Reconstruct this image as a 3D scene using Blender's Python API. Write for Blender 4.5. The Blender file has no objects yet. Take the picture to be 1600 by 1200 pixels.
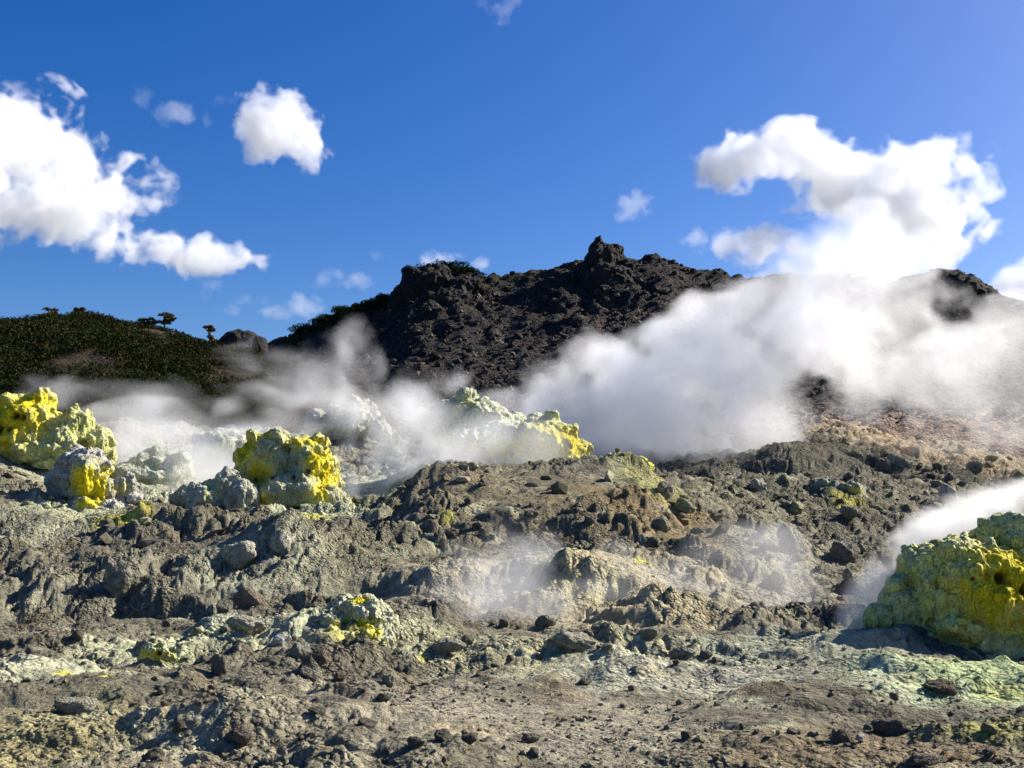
import bpy, bmesh, math, random
import numpy as np
from mathutils import Vector, Matrix

# ------------------------------------------------------------------ camera, sky, sun, exposure
scene = bpy.context.scene
col = scene.collection
F = 1780.0                                   # focal length in pixels of a 1600 px wide frame
CAM_Z = 1.6
PITCH = math.atan(200.0 / F)                 # horizon a little below the middle of the frame
cam_data = bpy.data.cameras.new('camera')
cam_data.sensor_width = 36.0
cam_data.lens = F / 1600.0 * 36.0
cam_data.clip_start = 0.1
cam_data.clip_end = 12000.0
cam = bpy.data.objects.new('camera', cam_data)
cam.location = (0, 0, CAM_Z)
cam.rotation_euler = (math.pi / 2 + PITCH, 0, 0)
col.objects.link(cam)
scene.camera = cam

SUN_AZ, SUN_EL = math.radians(64.0), math.radians(33.0)     # azimuth from +Y towards +X
world = bpy.data.worlds.new('World')
scene.world = world
world.use_nodes = True
wn, wl = world.node_tree.nodes, world.node_tree.links
wn.clear()
sky = wn.new('ShaderNodeTexSky')
sky.sky_type = 'NISHITA'
sky.sun_disc = False
sky.sun_elevation = SUN_EL
sky.sun_rotation = SUN_AZ
sky.altitude = 1200.0
sky.air_density = 1.0
sky.dust_density = 2.6
sky.ozone_density = 3.0
hsv = wn.new('ShaderNodeHueSaturation')
hsv.inputs['Hue'].default_value = 0.515
hsv.inputs['Saturation'].default_value = 1.42
bg = wn.new('ShaderNodeBackground')
bg.inputs['Strength'].default_value = 0.069
wo = wn.new('ShaderNodeOutputWorld')
wl.new(sky.outputs[0], hsv.inputs['Color'])
wl.new(hsv.outputs[0], bg.inputs['Color'])
wl.new(bg.outputs[0], wo.inputs['Surface'])

sun_dir = Vector((math.cos(SUN_EL) * math.sin(SUN_AZ), math.cos(SUN_EL) * math.cos(SUN_AZ), math.sin(SUN_EL)))
sun_data = bpy.data.lights.new('sun', 'SUN')
sun_data.energy = 5.0
sun_data.angle = math.radians(0.53)
sun_data.color = (1.0, 0.94, 0.85)
sun = bpy.data.objects.new('sun', sun_data)
sun.rotation_euler = sun_dir.to_track_quat('Z', 'Y').to_euler()
sun.location = (60, 40, 60)
col.objects.link(sun)

vs = scene.view_settings
vs.view_transform = 'Standard'
vs.look = 'None'
vs.exposure = 1.0
vs.gamma = 1.0
vs.use_curve_mapping = False
cy = scene.cycles
cy.max_bounces = 28
cy.diffuse_bounces = 3
cy.glossy_bounces = 2
cy.transmission_bounces = 2
cy.volume_bounces = 26
cy.transparent_max_bounces = 64
cy.volume_step_rate = 2.5
cy.volume_max_steps = 256
cy.use_adaptive_sampling = True
cy.adaptive_threshold = 0.03
cy.use_denoising = True
cy.denoiser = 'OPENIMAGEDENOISE'
cy.sample_clamp_indirect = 8.0

rng = np.random.default_rng(7)
f32 = np.float32

# ------------------------------------------------------------------ noise
def _perm(seed):
    r = np.random.default_rng(1000 + seed)
    p = r.permutation(256).astype(np.int32)
    return np.concatenate([p, p, p])

_G3 = np.array([[1,1,0],[-1,1,0],[1,-1,0],[-1,-1,0],[1,0,1],[-1,0,1],[1,0,-1],[-1,0,-1],
                [0,1,1],[0,-1,1],[0,1,-1],[0,-1,-1],[1,1,0],[-1,1,0],[0,-1,1],[0,-1,-1]], dtype=f32)
_A = np.linspace(0, 2 * np.pi, 16, endpoint=False)
_G2 = np.stack([np.cos(_A), np.sin(_A)], 1).astype(f32) * 1.4

def perlin2(x, y, seed=0):
    p = _perm(seed)
    xi = np.floor(x); yi = np.floor(y)
    xf = (x - xi).astype(f32); yf = (y - yi).astype(f32)
    xi = xi.astype(np.int64) & 255; yi = yi.astype(np.int64) & 255
    u = xf * xf * xf * (xf * (xf * 6 - 15) + 10)
    v = yf * yf * yf * (yf * (yf * 6 - 15) + 10)
    def g(ix, iy, dx, dy):
        h = p[p[ix] + iy] & 15
        return _G2[h, 0] * dx + _G2[h, 1] * dy
    a = g(xi, yi, xf, yf); b = g(xi + 1, yi, xf - 1, yf)
    c = g(xi, yi + 1, xf, yf - 1); d = g(xi + 1, yi + 1, xf - 1, yf - 1)
    return (a + u * (b - a)) * (1 - v) + (c + u * (d - c)) * v

def perlin3(P, seed=0):
    p = _perm(seed)
    I = np.floor(P)
    Fr = (P - I).astype(f32)
    I = I.astype(np.int64) & 255
    W = Fr * Fr * Fr * (Fr * (Fr * 6 - 15) + 10)
    x, y, z = Fr[:, 0], Fr[:, 1], Fr[:, 2]
    def g(i, j, k):
        h = p[p[p[I[:, 0] + i] + I[:, 1] + j] + I[:, 2] + k] & 15
        G = _G3[h]
        return G[:, 0] * (x - i) + G[:, 1] * (y - j) + G[:, 2] * (z - k)
    u, v, w = W[:, 0], W[:, 1], W[:, 2]
    def l(a, b, t): return a + t * (b - a)
    return l(l(l(g(0,0,0), g(1,0,0), u), l(g(0,1,0), g(1,1,0), u), v),
             l(l(g(0,0,1), g(1,0,1), u), l(g(0,1,1), g(1,1,1), u), v), w)

def fbm2(x, y, wl_, octaves, seed, gain=0.5, billow=False):
    out = np.zeros(np.shape(x), f32); a = 1.0; s = 0.0
    for k in range(octaves):
        c, sn = math.cos(k * 1.1 + seed), math.sin(k * 1.1 + seed)
        n = perlin2((c * x - sn * y) / wl_ + 17.3 * k, (sn * x + c * y) / wl_ - 9.1 * k, seed + k)
        if billow: n = np.abs(n) * 2 - 0.5
        out += a * n; s += a; a *= gain; wl_ *= 0.5
    return out / s

def fbm3(P, wl_, octaves, seed, gain=0.5, billow=False):
    out = np.zeros(len(P), f32); a = 1.0; s = 0.0
    for k in range(octaves):
        n = perlin3(P / wl_ + 13.7 * k, seed + k)
        if billow: n = np.abs(n) * 2 - 0.5
        out += a * n; s += a; a *= gain; wl_ *= 0.5
    return out / s

def domes(x, y, cell, seed, jitter=0.9):
    """rounded clods: one dome of its own height and size per jittered cell"""
    r = np.random.default_rng(seed)
    N = 256
    jx = r.random((N, N)).astype(f32); jy = r.random((N, N)).astype(f32)
    hh = r.random((N, N)).astype(f32); rr = (0.35 + 0.5 * r.random((N, N))).astype(f32)
    gx = x / cell; gy = y / cell
    ix = np.floor(gx).astype(np.int64); iy = np.floor(gy).astype(np.int64)
    fx = (gx - ix).astype(f32); fy = (gy - iy).astype(f32)
    out = np.zeros(np.shape(x), f32)
    for i in (-1, 0, 1):
        for j in (-1, 0, 1):
            a = (ix + i) & (N - 1); b = (iy + j) & (N - 1)
            dx = i + 0.5 + (jx[a, b] - 0.5) * jitter - fx
            dy = j + 0.5 + (jy[a, b] - 0.5) * jitter - fy
            d2 = (dx * dx + dy * dy) / (rr[a, b] ** 2)
            out = np.maximum(out, hh[a, b] ** 2 * np.sqrt(np.clip(1 - d2, 0, 1)))
    return out

def sstep(a, b, x):
    t = np.clip((x - a) / (b - a), 0, 1)
    return t * t * (3 - 2 * t)

# ------------------------------------------------------------------ picture geometry (a pixel and a depth give a place)
SP, CP = math.sin(PITCH), math.cos(PITCH)
def place(px, py, Y):
    b = (600.0 - py) / F
    k = Y / (CP - b * SP)
    return Vector((k * (px - 800.0) / F, Y, CAM_Z + k * (SP + b * CP)))
def row_z(py, Y):
    b = (600.0 - np.asarray(py, float)) / F
    return CAM_Z + Y * (SP + b * CP) / (CP - b * SP)
def u_of(px, py=750.0):
    b = (600.0 - py) / F
    return (np.asarray(px, float) - 800.0) / F / (CP - b * SP)

# ------------------------------------------------------------------ mesh helpers
def mesh_np(name, V, faces, smooth=True):
    me = bpy.data.meshes.new(name)
    V = np.ascontiguousarray(V, dtype=f32); faces = np.ascontiguousarray(faces, dtype=np.int32)
    n = faces.shape[1]
    me.vertices.add(len(V)); me.vertices.foreach_set('co', V.ravel())
    me.loops.add(faces.size); me.loops.foreach_set('vertex_index', faces.ravel())
    me.polygons.add(len(faces))
    me.polygons.foreach_set('loop_start', np.arange(0, faces.size, n, dtype=np.int32))
    me.polygons.foreach_set('use_smooth', np.full(len(faces), smooth))
    me.update(calc_edges=True)
    return me
def set_color(me, C, name='tint', alpha=None):
    a = me.attributes.new(name, 'FLOAT_COLOR', 'POINT')
    C4 = np.ones((len(C), 4), f32); C4[:, :3] = C
    if alpha is not None: C4[:, 3] = alpha
    a.data.foreach_set('color', C4.ravel())
def link(name, me, mat=None, parent=None, label=None, cat=None, group=None, kind=None, loc=None):
    o = bpy.data.objects.new(name, me)
    col.objects.link(o)
    if mat is not None and me is not None: me.materials.append(mat)
    if parent is not None: o.parent = parent
    if loc is not None: o.location = loc
    if label: o['label'] = label
    if cat: o['category'] = cat
    if group: o['group'] = group
    if kind: o['kind'] = kind
    return o
def grid_faces(nr, nc):
    i = np.arange(nr * nc, dtype=np.int32).reshape(nr, nc)
    return np.stack([i[:-1, :-1], i[:-1, 1:], i[1:, 1:], i[1:, :-1]], -1).reshape(-1, 4)
def blur2(Z, r):
    k = np.exp(-0.5 * (np.arange(-2 * r, 2 * r + 1) / r) ** 2); k /= k.sum()
    for ax in (0, 1):
        Zp = np.pad(Z, [(2 * r, 2 * r) if a == ax else (0, 0) for a in (0, 1)], mode='edge')
        out = np.zeros_like(Z)
        for t, w in enumerate(k):
            out += w * (Zp[t:t + Z.shape[0], :] if ax == 0 else Zp[:, t:t + Z.shape[1]])
        Z = out
    return Z

# ------------------------------------------------------------------ materials
def new_mat(name):
    m = bpy.data.materials.new(name); m.use_nodes = True
    nt = m.node_tree
    b = nt.nodes['Principled BSDF']
    return m, nt, b
def noise_node(nt, scale, detail=6.0, rough=0.6, coord='Object'):
    tc = nt.nodes.new('ShaderNodeTexCoord')
    n = nt.nodes.new('ShaderNodeTexNoise')
    n.inputs['Scale'].default_value = scale
    n.inputs['Detail'].default_value = detail
    n.inputs['Roughness'].default_value = rough
    nt.links.new(tc.outputs[coord], n.inputs['Vector'])
    return n
def mapr(nt, src, a, b, c, d):
    m = nt.nodes.new('ShaderNodeMapRange')
    for k, v in zip(('From Min', 'From Max', 'To Min', 'To Max'), (a, b, c, d)): m.inputs[k].default_value = v
    nt.links.new(src, m.inputs['Value'])
    return m.outputs['Result']
def mixc(nt, mode, fac, a, b):
    m = nt.nodes.new('ShaderNodeMix'); m.data_type = 'RGBA'; m.blend_type = mode
    for sock, v in ((m.inputs['Factor'], fac), (m.inputs[6], a), (m.inputs[7], b)):
        if isinstance(v, (int, float)): sock.default_value = v
        elif isinstance(v, tuple): sock.default_value = (*v, 1.0)
        else: nt.links.new(v, sock)
    return m.outputs[2]
def bump_chain(nt, b, parts):
    prev = None
    for src, strength, dist in parts:
        bn = nt.nodes.new('ShaderNodeBump')
        bn.inputs['Strength'].default_value = strength
        bn.inputs['Distance'].default_value = dist
        nt.links.new(src, bn.inputs['Height'])
        if prev is not None: nt.links.new(prev, bn.inputs['Normal'])
        prev = bn.outputs['Normal']
    nt.links.new(prev, b.inputs['Normal'])
def earth_mat(name, tint=None, clod=None, rough_alpha=False, streak=None, base=(0.2, 0.18, 0.15), rough=0.95, grain=9.0, bump=0.03, bscale=14.0, lo=0.55, hi=1.45, fine=60.0, coord='Object'):
    m, nt, b = new_mat(name)
    if tint:
        at = nt.nodes.new('ShaderNodeAttribute'); at.attribute_name = tint
        c0 = at.outputs['Color']
    else:
        rgb = nt.nodes.new('ShaderNodeRGB'); rgb.outputs[0].default_value = (*base, 1); c0 = rgb.outputs[0]
    n1 = noise_node(nt, grain, 5.0, 0.68, coord)
    f1 = mapr(nt, n1.outputs['Fac'], 0.3, 0.7, lo, hi)
    n2 = noise_node(nt, fine, 2.0, 0.7, coord)
    f2 = mapr(nt, n2.outputs['Fac'], 0.3, 0.7, 0.72, 1.28)
    c = mixc(nt, 'MULTIPLY', 1.0, c0, f1)
    c = mixc(nt, 'MULTIPLY', 1.0, c, f2)
    nt.links.new(c, b.inputs['Base Color'])
    b.inputs['Roughness'].default_value = rough
    b.inputs['Specular IOR Level'].default_value = 0.2
    n3 = noise_node(nt, bscale, 4.5, 0.72, coord)
    parts = [(n3.outputs['Fac'], 1.0, bump), (n2.outputs['Fac'], 0.7, bump * 0.35)]
    if streak:                                           # drips and flutes running down the sides
        tc = nt.nodes.new('ShaderNodeTexCoord')
        mp = nt.nodes.new('ShaderNodeMapping'); mp.inputs['Scale'].default_value = (1, 1, 0.14)
        nt.links.new(tc.outputs[coord], mp.inputs['Vector'])
        for (sc, dist) in streak:
            ns = nt.nodes.new('ShaderNodeTexNoise'); ns.inputs['Scale'].default_value = sc; ns.inputs['Detail'].default_value = 3.0
            nt.links.new(mp.outputs[0], ns.inputs['Vector'])
            parts.append((ns.outputs['Fac'], 1.0, dist))
    for (sc, dist) in (clod or ()):                      # clods: rounded cells with recessed joints, bent by noise
        tc = nt.nodes.new('ShaderNodeTexCoord')
        wv = nt.nodes.new('ShaderNodeVectorMath'); wv.operation = 'MULTIPLY_ADD'
        nz = noise_node(nt, sc * 0.8, 1.0, 0.6, coord)
        nt.links.new(nz.outputs['Color'], wv.inputs[0]); wv.inputs[1].default_value = (1.2 / sc,) * 3
        nt.links.new(tc.outputs[coord], wv.inputs[2])
        vo = nt.nodes.new('ShaderNodeTexVoronoi'); vo.feature = 'F1'; vo.inputs['Scale'].default_value = sc
        nt.links.new(wv.outputs[0], vo.inputs['Vector'])
        hgt = mapr(nt, vo.outputs['Distance'], 0.0, 0.8, 1.0, 0.0)
        if rough_alpha:
            mu = nt.nodes.new('ShaderNodeMath'); mu.operation = 'MULTIPLY'
            nt.links.new(hgt, mu.inputs[0]); nt.links.new(at.outputs['Alpha'], mu.inputs[1]); hgt = mu.outputs[0]
        parts.append((hgt, 1.0, dist))
    bump_chain(nt, b, parts)
    return m

M_ground = earth_mat('altered_volcanic_ground', 'tint', clod=((6.0, 0.075), (17.0, 0.045)), rough_alpha=True, grain=7.0, bump=0.10, bscale=9.0, fine=70.0, lo=0.5, hi=1.5)
M_scree = earth_mat('dark_scree', 'tint', clod=((2.6, 0.14), (6.5, 0.08)), grain=1.6, bump=0.5, bscale=1.6, fine=9.0, lo=0.45, hi=1.6)
M_hill = earth_mat('brown_heath_soil', 'tint', grain=1.2, bump=0.4, bscale=1.4, fine=7.0)
M_sulfur = earth_mat('sulphur_crust', 'tint', clod=((20.0, 0.022),), streak=((7.0, 0.16), (20.0, 0.07)), grain=6.0, bump=0.05, bscale=16.0, lo=0.72, hi=1.28, fine=55.0, rough=0.85)

# ------------------------------------------------------------------ the ground of the fumarole field
T_PX = [-500, 0, 100, 200, 330, 450, 600, 700, 800, 920, 1000, 1060, 1200, 1300, 1400, 1600, 2100]
T_Y = [13, 16, 19, 22, 25, 28, 31, 35, 40, 48, 58, 72, 90]
T_ROW = {
    -500: [1017, 955, 895, 840, 785, 745, 715, 705, 685, 660, 640, 615, 590],
    0:    [1019, 960, 905, 855, 800, 755, 722, 716, 690, 665, 640, 615, 590],
    100:  [1019, 965, 915, 865, 812, 788, 772, 747, 715, 675, 645, 615, 590],
    200:  [1020, 968, 920, 855, 806, 798, 787, 767, 735, 690, 650, 620, 590],
    330:  [1020, 968, 915, 850, 808, 803, 794, 777, 745, 695, 655, 625, 590],
    450:  [1020, 970, 905, 838, 808, 806, 802, 790, 752, 700, 655, 625, 590],
    600:  [1020, 975, 915, 850, 808, 796, 786, 775, 742, 705, 665, 630, 590],
    700:  [1020, 975, 920, 860, 800, 746, 724, 738, 737, 712, 670, 635, 590],
    800:  [1020, 975, 920, 855, 795, 748, 730, 747, 742, 716, 675, 640, 590],
    920:  [1020, 975, 920, 855, 795, 746, 720, 747, 746, 720, 685, 645, 590],
    1000: [1020, 975, 925, 860, 805, 760, 733, 752, 750, 726, 690, 650, 590],
    1060: [1020, 975, 930, 875, 830, 795, 770, 762, 752, 730, 692, 652, 590],
    1200: [1020, 980, 940, 895, 860, 830, 806, 785, 762, 722, 680, 650, 590],
    1300: [1020, 985, 945, 905, 875, 848, 825, 798, 768, 712, 672, 640, 590],
    1400: [1020, 985, 950, 912, 885, 860, 838, 810, 780, 735, 690, 645, 590],
    1600: [1022, 990, 955, 920, 895, 870, 850, 825, 795, 755, 715, 660, 600],
    2100: [1022, 990, 955, 920, 895, 870, 850, 825, 795, 755, 715, 660, 600],
}
NR = 690
g_u = np.concatenate([np.linspace(-1.3, -0.53, 30, endpoint=False), np.linspace(-0.53, 0.53, 900), np.linspace(0.53, 1.3, 31)[1:]])
g_y = np.exp(np.linspace(math.log(2.5), math.log(84.0), NR))
tab_u = u_of(np.array(T_PX))
tab_z = np.zeros((len(T_Y) + 3, len(T_PX)))
for j, p in enumerate(T_PX):
    tab_z[3:, j] = [row_z(r, y) for r, y in zip(T_ROW[p], T_Y)]
tab_y = np.log(np.array([2.0, 8.0, 11.0] + T_Y))
Zc = np.stack([np.interp(np.log(g_y), tab_y, tab_z[:, j]) for j in range(len(T_PX))], 1)
Zg = np.stack([np.interp(g_u, tab_u, Zc[i]) for i in range(NR)], 0)
Zg = blur2(Zg, 9)
GU, GY = np.meshgrid(g_u, g_y)
GX = GU * GY

def bump_at(px, Y, w, d, h):
    """a broad hump (or hollow) of the ground: width, depth and height in metres"""
    x0 = float(u_of(px)) * Y
    return h * np.exp(-(((GX - x0) / w) ** 2 + ((GY - Y) / d) ** 2))
for a in [(190, 19.0, 1.5, 1.1, 0.42), (430, 21.0, 1.2, 1.0, 0.42), (60, 16.5, 1.1, 0.9, -0.30), (240, 17.0, 1.6, 0.8, -0.38),
          (330, 23.0, 1.5, 0.9, 0.18), (60, 24.0, 1.2, 1.2, 0.30), (700, 19.5, 0.9, 0.8, 0.30), (880, 19.5, 0.9, 0.9, 0.42),
          (960, 18.5, 0.8, 0.8, 0.40), (1060, 19.5, 0.8, 0.9, 0.25), (560, 18.5, 0.8, 0.8, -0.22), (780, 23.0, 1.2, 0.7, -0.30),
          (700, 28.0, 0.9, 0.8, 0.35), (960, 30.0, 1.0, 0.9, 0.30), (1240, 46.0, 2.2, 2.0, 0.9), (1300, 38.0, 1.5, 1.5, 0.4),
          (1150, 25.0, 1.2, 1.4, 0.25), (1230, 13.0, 0.8, 0.5, 0.12), (1440, 10.6, 0.8, 0.45, 0.17), (1330, 10.0, 0.7, 0.4, 0.13),
          (1120, 11.2, 0.9, 0.4, 0.13), (200, 9.6, 0.9, 0.6, 0.17), (390, 8.6, 0.5, 0.4, 0.12), (950, 12.6, 0.9, 0.5, 0.10),
          (620, 7.4, 0.6, 0.4, 0.08), (1250, 9.4, 0.8, 0.35, 0.10), (20, 11.3, 0.9, 0.6, 0.06), (540, 34.0, 2.0, 1.5, -0.2), (445, 28.8, 1.8, 1.2, 0.28), (145, 27.2, 1.1, 0.9, 0.22), (40, 33.2, 2.4, 1.4, 0.4), (790, 37.2, 2.8, 1.5, 0.4), (545, 47, 2.0, 1.4, 0.5),
          (345, 41, 1.8, 1.2, 0.4), (240, 35, 1.7, 1.1, 0.35), (1540, 13.6, 1.5, 0.8, 0.16), (555, 13.4, 0.6, 0.4, 0.10), (245, 11.9, 0.3, 0.2, 0.04)]:
    Zg += bump_at(*a)
# roughness grows from the sandy flat to the broken banks
wx = GX + 0.5 * fbm2(GX, GY, 1.7, 3, 31); wy = GY + 0.5 * fbm2(GX, GY, 1.7, 3, 41)
patch = fbm2(GX, GY, 3.2, 3, 51)
rough = np.interp(GY, [3, 9, 12, 15, 19, 30, 50, 84], [0.34, 0.46, 0.58, 0.85, 1.08, 1.1, 1.3, 1.6]) * (1 + 0.3 * sstep(0.08, 0.25, GU) * sstep(20, 28, GY))
rough = rough * (0.62 + 0.9 * sstep(-0.25, 0.3, patch))
x_sand, y_sand = 0.35, 9.2
sand = np.exp(-(((GX - x_sand) / 1.5) ** 2 + ((GY - y_sand) / 1.0) ** 2))
rough = rough * (1 - 0.75 * sand)
soil = np.exp(-(((GX - 1.2) / 2.8) ** 2 + ((GY - 26.5) / 3.2) ** 2))
rough = rough * (1 - 0.45 * soil)
hump = fbm2(wx, wy, 2.6, 3, 61, 0.55, True)
Zg += np.minimum(rough, 1.3) * 0.37 * hump
ridge = 1 - np.abs(fbm2(wx * 0.8, wy * 1.25, 1.1, 4, 71, 0.55)) * 2.4
Zg += np.minimum(rough, 1.0) * 0.07 * ridge
Zg += np.minimum(rough, 1.1) * 0.075 * fbm2(wx, wy, 0.6, 3, 91, 0.6, True)
cl1 = domes(wx, wy, 0.62, 5); cl2 = domes(wx + 3.3, wy, 0.27, 6); cl3 = domes(wx, wy + 2.2, 0.12, 8); cl4 = domes(wx + 9.2, wy + 1.2, 0.055, 9)
m1 = sstep(-0.10, 0.25, fbm2(GX, GY, 2.2, 2, 101)); m2 = sstep(-0.2, 0.2, fbm2(GX, GY, 1.3, 3, 111)); m3 = sstep(-0.25, 0.2, fbm2(GX, GY, 0.8, 3, 121))
Zg += np.minimum(rough, 1.1) * (0.20 * cl1 * m1 + 0.075 * cl2 * m2)
ledge = domes(wx * 0.55, wy * 1.25, 0.75, 15) * sstep(-0.15, 0.2, fbm2(GX, GY, 1.8, 3, 107)) + 0.6 * domes(wx * 0.6 + 5, wy * 1.2, 0.36, 16) * sstep(-0.1, 0.25, fbm2(GX, GY, 1.1, 3, 109))
Zg += 0.14 * ledge * (1 - 0.85 * sand) * sstep(5.5, 8.0, GY) * sstep(20, 14, GY)
near = np.clip(1.25 - 0.018 * GY, 0.5, 1)
Zg += np.clip(rough, 0.25, 1.1) * near * (0.045 * cl3 * m3 + 0.022 * cl4) 
Zg += 0.042 * np.clip(rough, 0.3, 1) * fbm2(wx, wy, 0.42, 4, 131, 0.7, True) + 0.030 * np.clip(rough, 0.4, 1) * fbm2(GX, GY, 0.15, 3, 135, 0.7)
# small eroded gullies running down the banks
gul = np.abs(fbm2(wx * 1.0, wy * 0.28, 0.55, 2, 141))
Zg -= 0.10 * sstep(0.10, 0.0, gul) * np.clip(rough - 0.55, 0, 1)

_lgy = np.log(g_y)
def ground_z(x, y):
    """height of the ground under any points (bilinear in the sheet's own rows and columns)"""
    x = np.atleast_1d(np.asarray(x, float)); y = np.atleast_1d(np.asarray(y, float))
    r = np.clip(np.interp(np.log(np.maximum(y, 2.51)), _lgy, np.arange(NR)), 0, NR - 1.001)
    c = np.clip(np.interp(x / y, g_u, np.arange(len(g_u))), 0, len(g_u) - 1.001)
    i = r.astype(int); j = c.astype(int); a = r - i; b = c - j
    return (Zg[i, j] * (1 - a) * (1 - b) + Zg[i + 1, j] * a * (1 - b) + Zg[i, j + 1] * (1 - a) * b + Zg[i + 1, j + 1] * a * b)
def hit(px, py, y0=5.0, y1=82.0):
    """where the sight line through a pixel first meets the ground"""
    Y = np.exp(np.linspace(math.log(y0), math.log(y1), 1500))
    b = (600.0 - py) / F
    k = Y / (CP - b * SP)
    x = k * (px - 800.0) / F; z = CAM_Z + k * (SP + b * CP)
    g = ground_z(x, Y)
    w = np.nonzero(z < g)[0]
    n = w[0] if len(w) else len(Y) - 1
    return Vector((x[n], Y[n], g[n]))

# colours of the ground itself: patches of crust, sand, clay
COL = np.empty(GX.shape + (3,), f32)
COL[:] = (0.155, 0.138, 0.112)
cn = fbm2(GX, GY, 2.0, 4, 151, 0.6); cn2 = fbm2(GX, GY, 0.5, 4, 161, 0.6)
PATCH = [  # px, py, half width px, half depth m, colour, strength
    (800, 1120, 420, 1.6, (0.265, 0.230, 0.195), 0.85), (450, 1150, 300, 1.2, (0.27, 0.235, 0.19), 0.6),
    (40, 1150, 130, 1.4, (0.34, 0.29, 0.165), 0.8), (1350, 1165, 260, 0.9, (0.20, 0.150, 0.100), 0.8),
    (1300, 1100, 260, 0.8, (0.120, 0.105, 0.085), 0.8), (1560, 1130, 130, 0.5, (0.22, 0.21, 0.10), 0.7),
    (300, 1010, 170, 1.3, (0.42, 0.42, 0.31), 0.95), (460, 960, 140, 1.6, (0.40, 0.41, 0.32), 0.9), (90, 1048, 130, 0.6, (0.42, 0.41, 0.33), 0.9),
    (640, 1010, 130, 1.0, (0.34, 0.33, 0.24), 0.7), (900, 1000, 220, 1.6, (0.37, 0.345, 0.25), 0.85), (1010, 1040, 150, 0.9, (0.40, 0.39, 0.33), 0.8),
    (1250, 1005, 190, 1.5, (0.33, 0.335, 0.28), 0.8), (1430, 1030, 130, 1.1, (0.38, 0.42, 0.31), 0.9), (1560, 1050, 130, 1.1, (0.38, 0.43, 0.25), 0.9),
    (1130, 1060, 170, 0.8, (0.34, 0.32, 0.28), 0.7), (180, 960, 200, 1.2, (0.135, 0.122, 0.095), 0.8),
    (200, 890, 220, 2.2, (0.20, 0.185, 0.155), 0.8), (430, 870, 130, 2.0, (0.25, 0.245, 0.20), 0.8), (60, 800, 120, 3.0, (0.26, 0.25, 0.20), 0.8),
    (620, 870, 110, 2.0, (0.20, 0.18, 0.135), 0.7), (880, 900, 120, 1.8, (0.36, 0.335, 0.26), 0.9), (960, 910, 130, 2.0, (0.40, 0.345, 0.235), 0.9),
    (1100, 900, 150, 2.5, (0.33, 0.29, 0.235), 0.85), (1000, 960, 180, 1.5, (0.40, 0.335, 0.235), 0.8), (700, 900, 120, 1.8, (0.33, 0.29, 0.24), 0.8),
    (960, 790, 190, 3.0, (0.205, 0.150, 0.085), 0.85), (740, 770, 120, 3.0, (0.20, 0.165, 0.12), 0.8), (820, 820, 150, 2.0, (0.135, 0.12, 0.095), 0.8),
    (600, 750, 130, 6.0, (0.42, 0.42, 0.35), 0.95), (250, 745, 190, 6.0, (0.44, 0.44, 0.36), 0.95), (300, 690, 300, 9.0, (0.36, 0.34, 0.31), 0.85),
    (470, 800, 110, 1.8, (0.40, 0.41, 0.30), 0.9), (130, 800, 90, 1.5, (0.42, 0.42, 0.30), 0.85), (200, 680, 70, 4.0, (0.30, 0.22, 0.20), 0.6),
    (1300, 760, 150, 5.0, (0.135, 0.125, 0.092), 0.85), (1180, 790, 120, 4.0, (0.20, 0.185, 0.135), 0.8), (1450, 830, 220, 5.0, (0.115, 0.102, 0.085), 0.85),
    (1450, 685, 170, 10.0, (0.37, 0.255, 0.185), 0.95), (1320, 650, 120, 10.0, (0.36, 0.26, 0.19), 0.9), (1580, 720, 120, 9.0, (0.33, 0.25, 0.19), 0.9),
    (1250, 870, 120, 3.0, (0.25, 0.225, 0.175), 0.7), (1300, 940, 150, 2.0, (0.20, 0.175, 0.14), 0.7), (1010, 745, 60, 3.0, (0.40, 0.38, 0.16), 0.6)]
for (px, py, hw, hd, c, s) in PATCH:
    q = hit(px, py)
    w = hw * q.y / F
    d = np.sqrt(((GX - q.x) / w) ** 2 + ((GY - q.y) / hd) ** 2) + 0.55 * cn + 0.35 * cn2
    k = (s * sstep(1.25, 0.55, d))[..., None]
    COL = COL * (1 - k) + np.array(c, f32) * k
# yellow stains close to the vents
for (px, py, hw, hd, s) in [(250, 1022, 40, 0.25, 0.7), (98, 1052, 18, 0.15, 0.8), (165, 1057, 16, 0.12, 0.6), (1012, 882, 22, 0.4, 0.9), (560, 985, 60, 0.4, 0.5), (1560, 1085, 50, 0.2, 0.25),
                            (195, 805, 45, 0.5, 0.7), (480, 805, 40, 0.5, 0.5), (1540, 1140, 50, 0.2, 0.2), (700, 800, 14, 0.3, 0.4), (1320, 780, 30, 1.0, 0.5), (660, 1030, 8, 0.1, 0.8)]:
    q = hit(px, py)
    w = hw * q.y / F
    d = np.sqrt(((GX - q.x) / w) ** 2 + ((GY - q.y) / hd) ** 2) + 0.8 * cn2
    k = (s * sstep(1.1, 0.4, d))[..., None]
    COL = COL * (1 - k) + np.array((0.62, 0.56, 0.07), f32) * k
# loose pale and dark clods, dusty crust on some humps, iron tints
COL *= (1 + 0.55 * fbm2(GX, GY, 0.35, 4, 171, 0.65))[..., None]
pal = sstep(0.10, 0.42, fbm2(GX, GY, 0.9, 4, 181, 0.6))[..., None]
COL = COL * (1 - 0.55 * pal) + np.array((0.40, 0.385, 0.30), f32) * 0.55 * pal
drk = sstep(0.12, 0.40, fbm2(GX, GY, 1.1, 4, 191, 0.6))[..., None]
COL = COL * (1 - 0.45 * drk) + np.array((0.095, 0.090, 0.075), f32) * 0.45 * drk
iro = sstep(0.15, 0.45, fbm2(GX, GY, 0.7, 3, 201, 0.6))[..., None]
COL *= 1 + iro * (np.array((1.06, 0.97, 0.88), f32) - 1)
COL *= np.array((1.18, 1.20, 0.98), f32)
COL = np.clip(COL, 0.03, 0.72)

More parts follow.
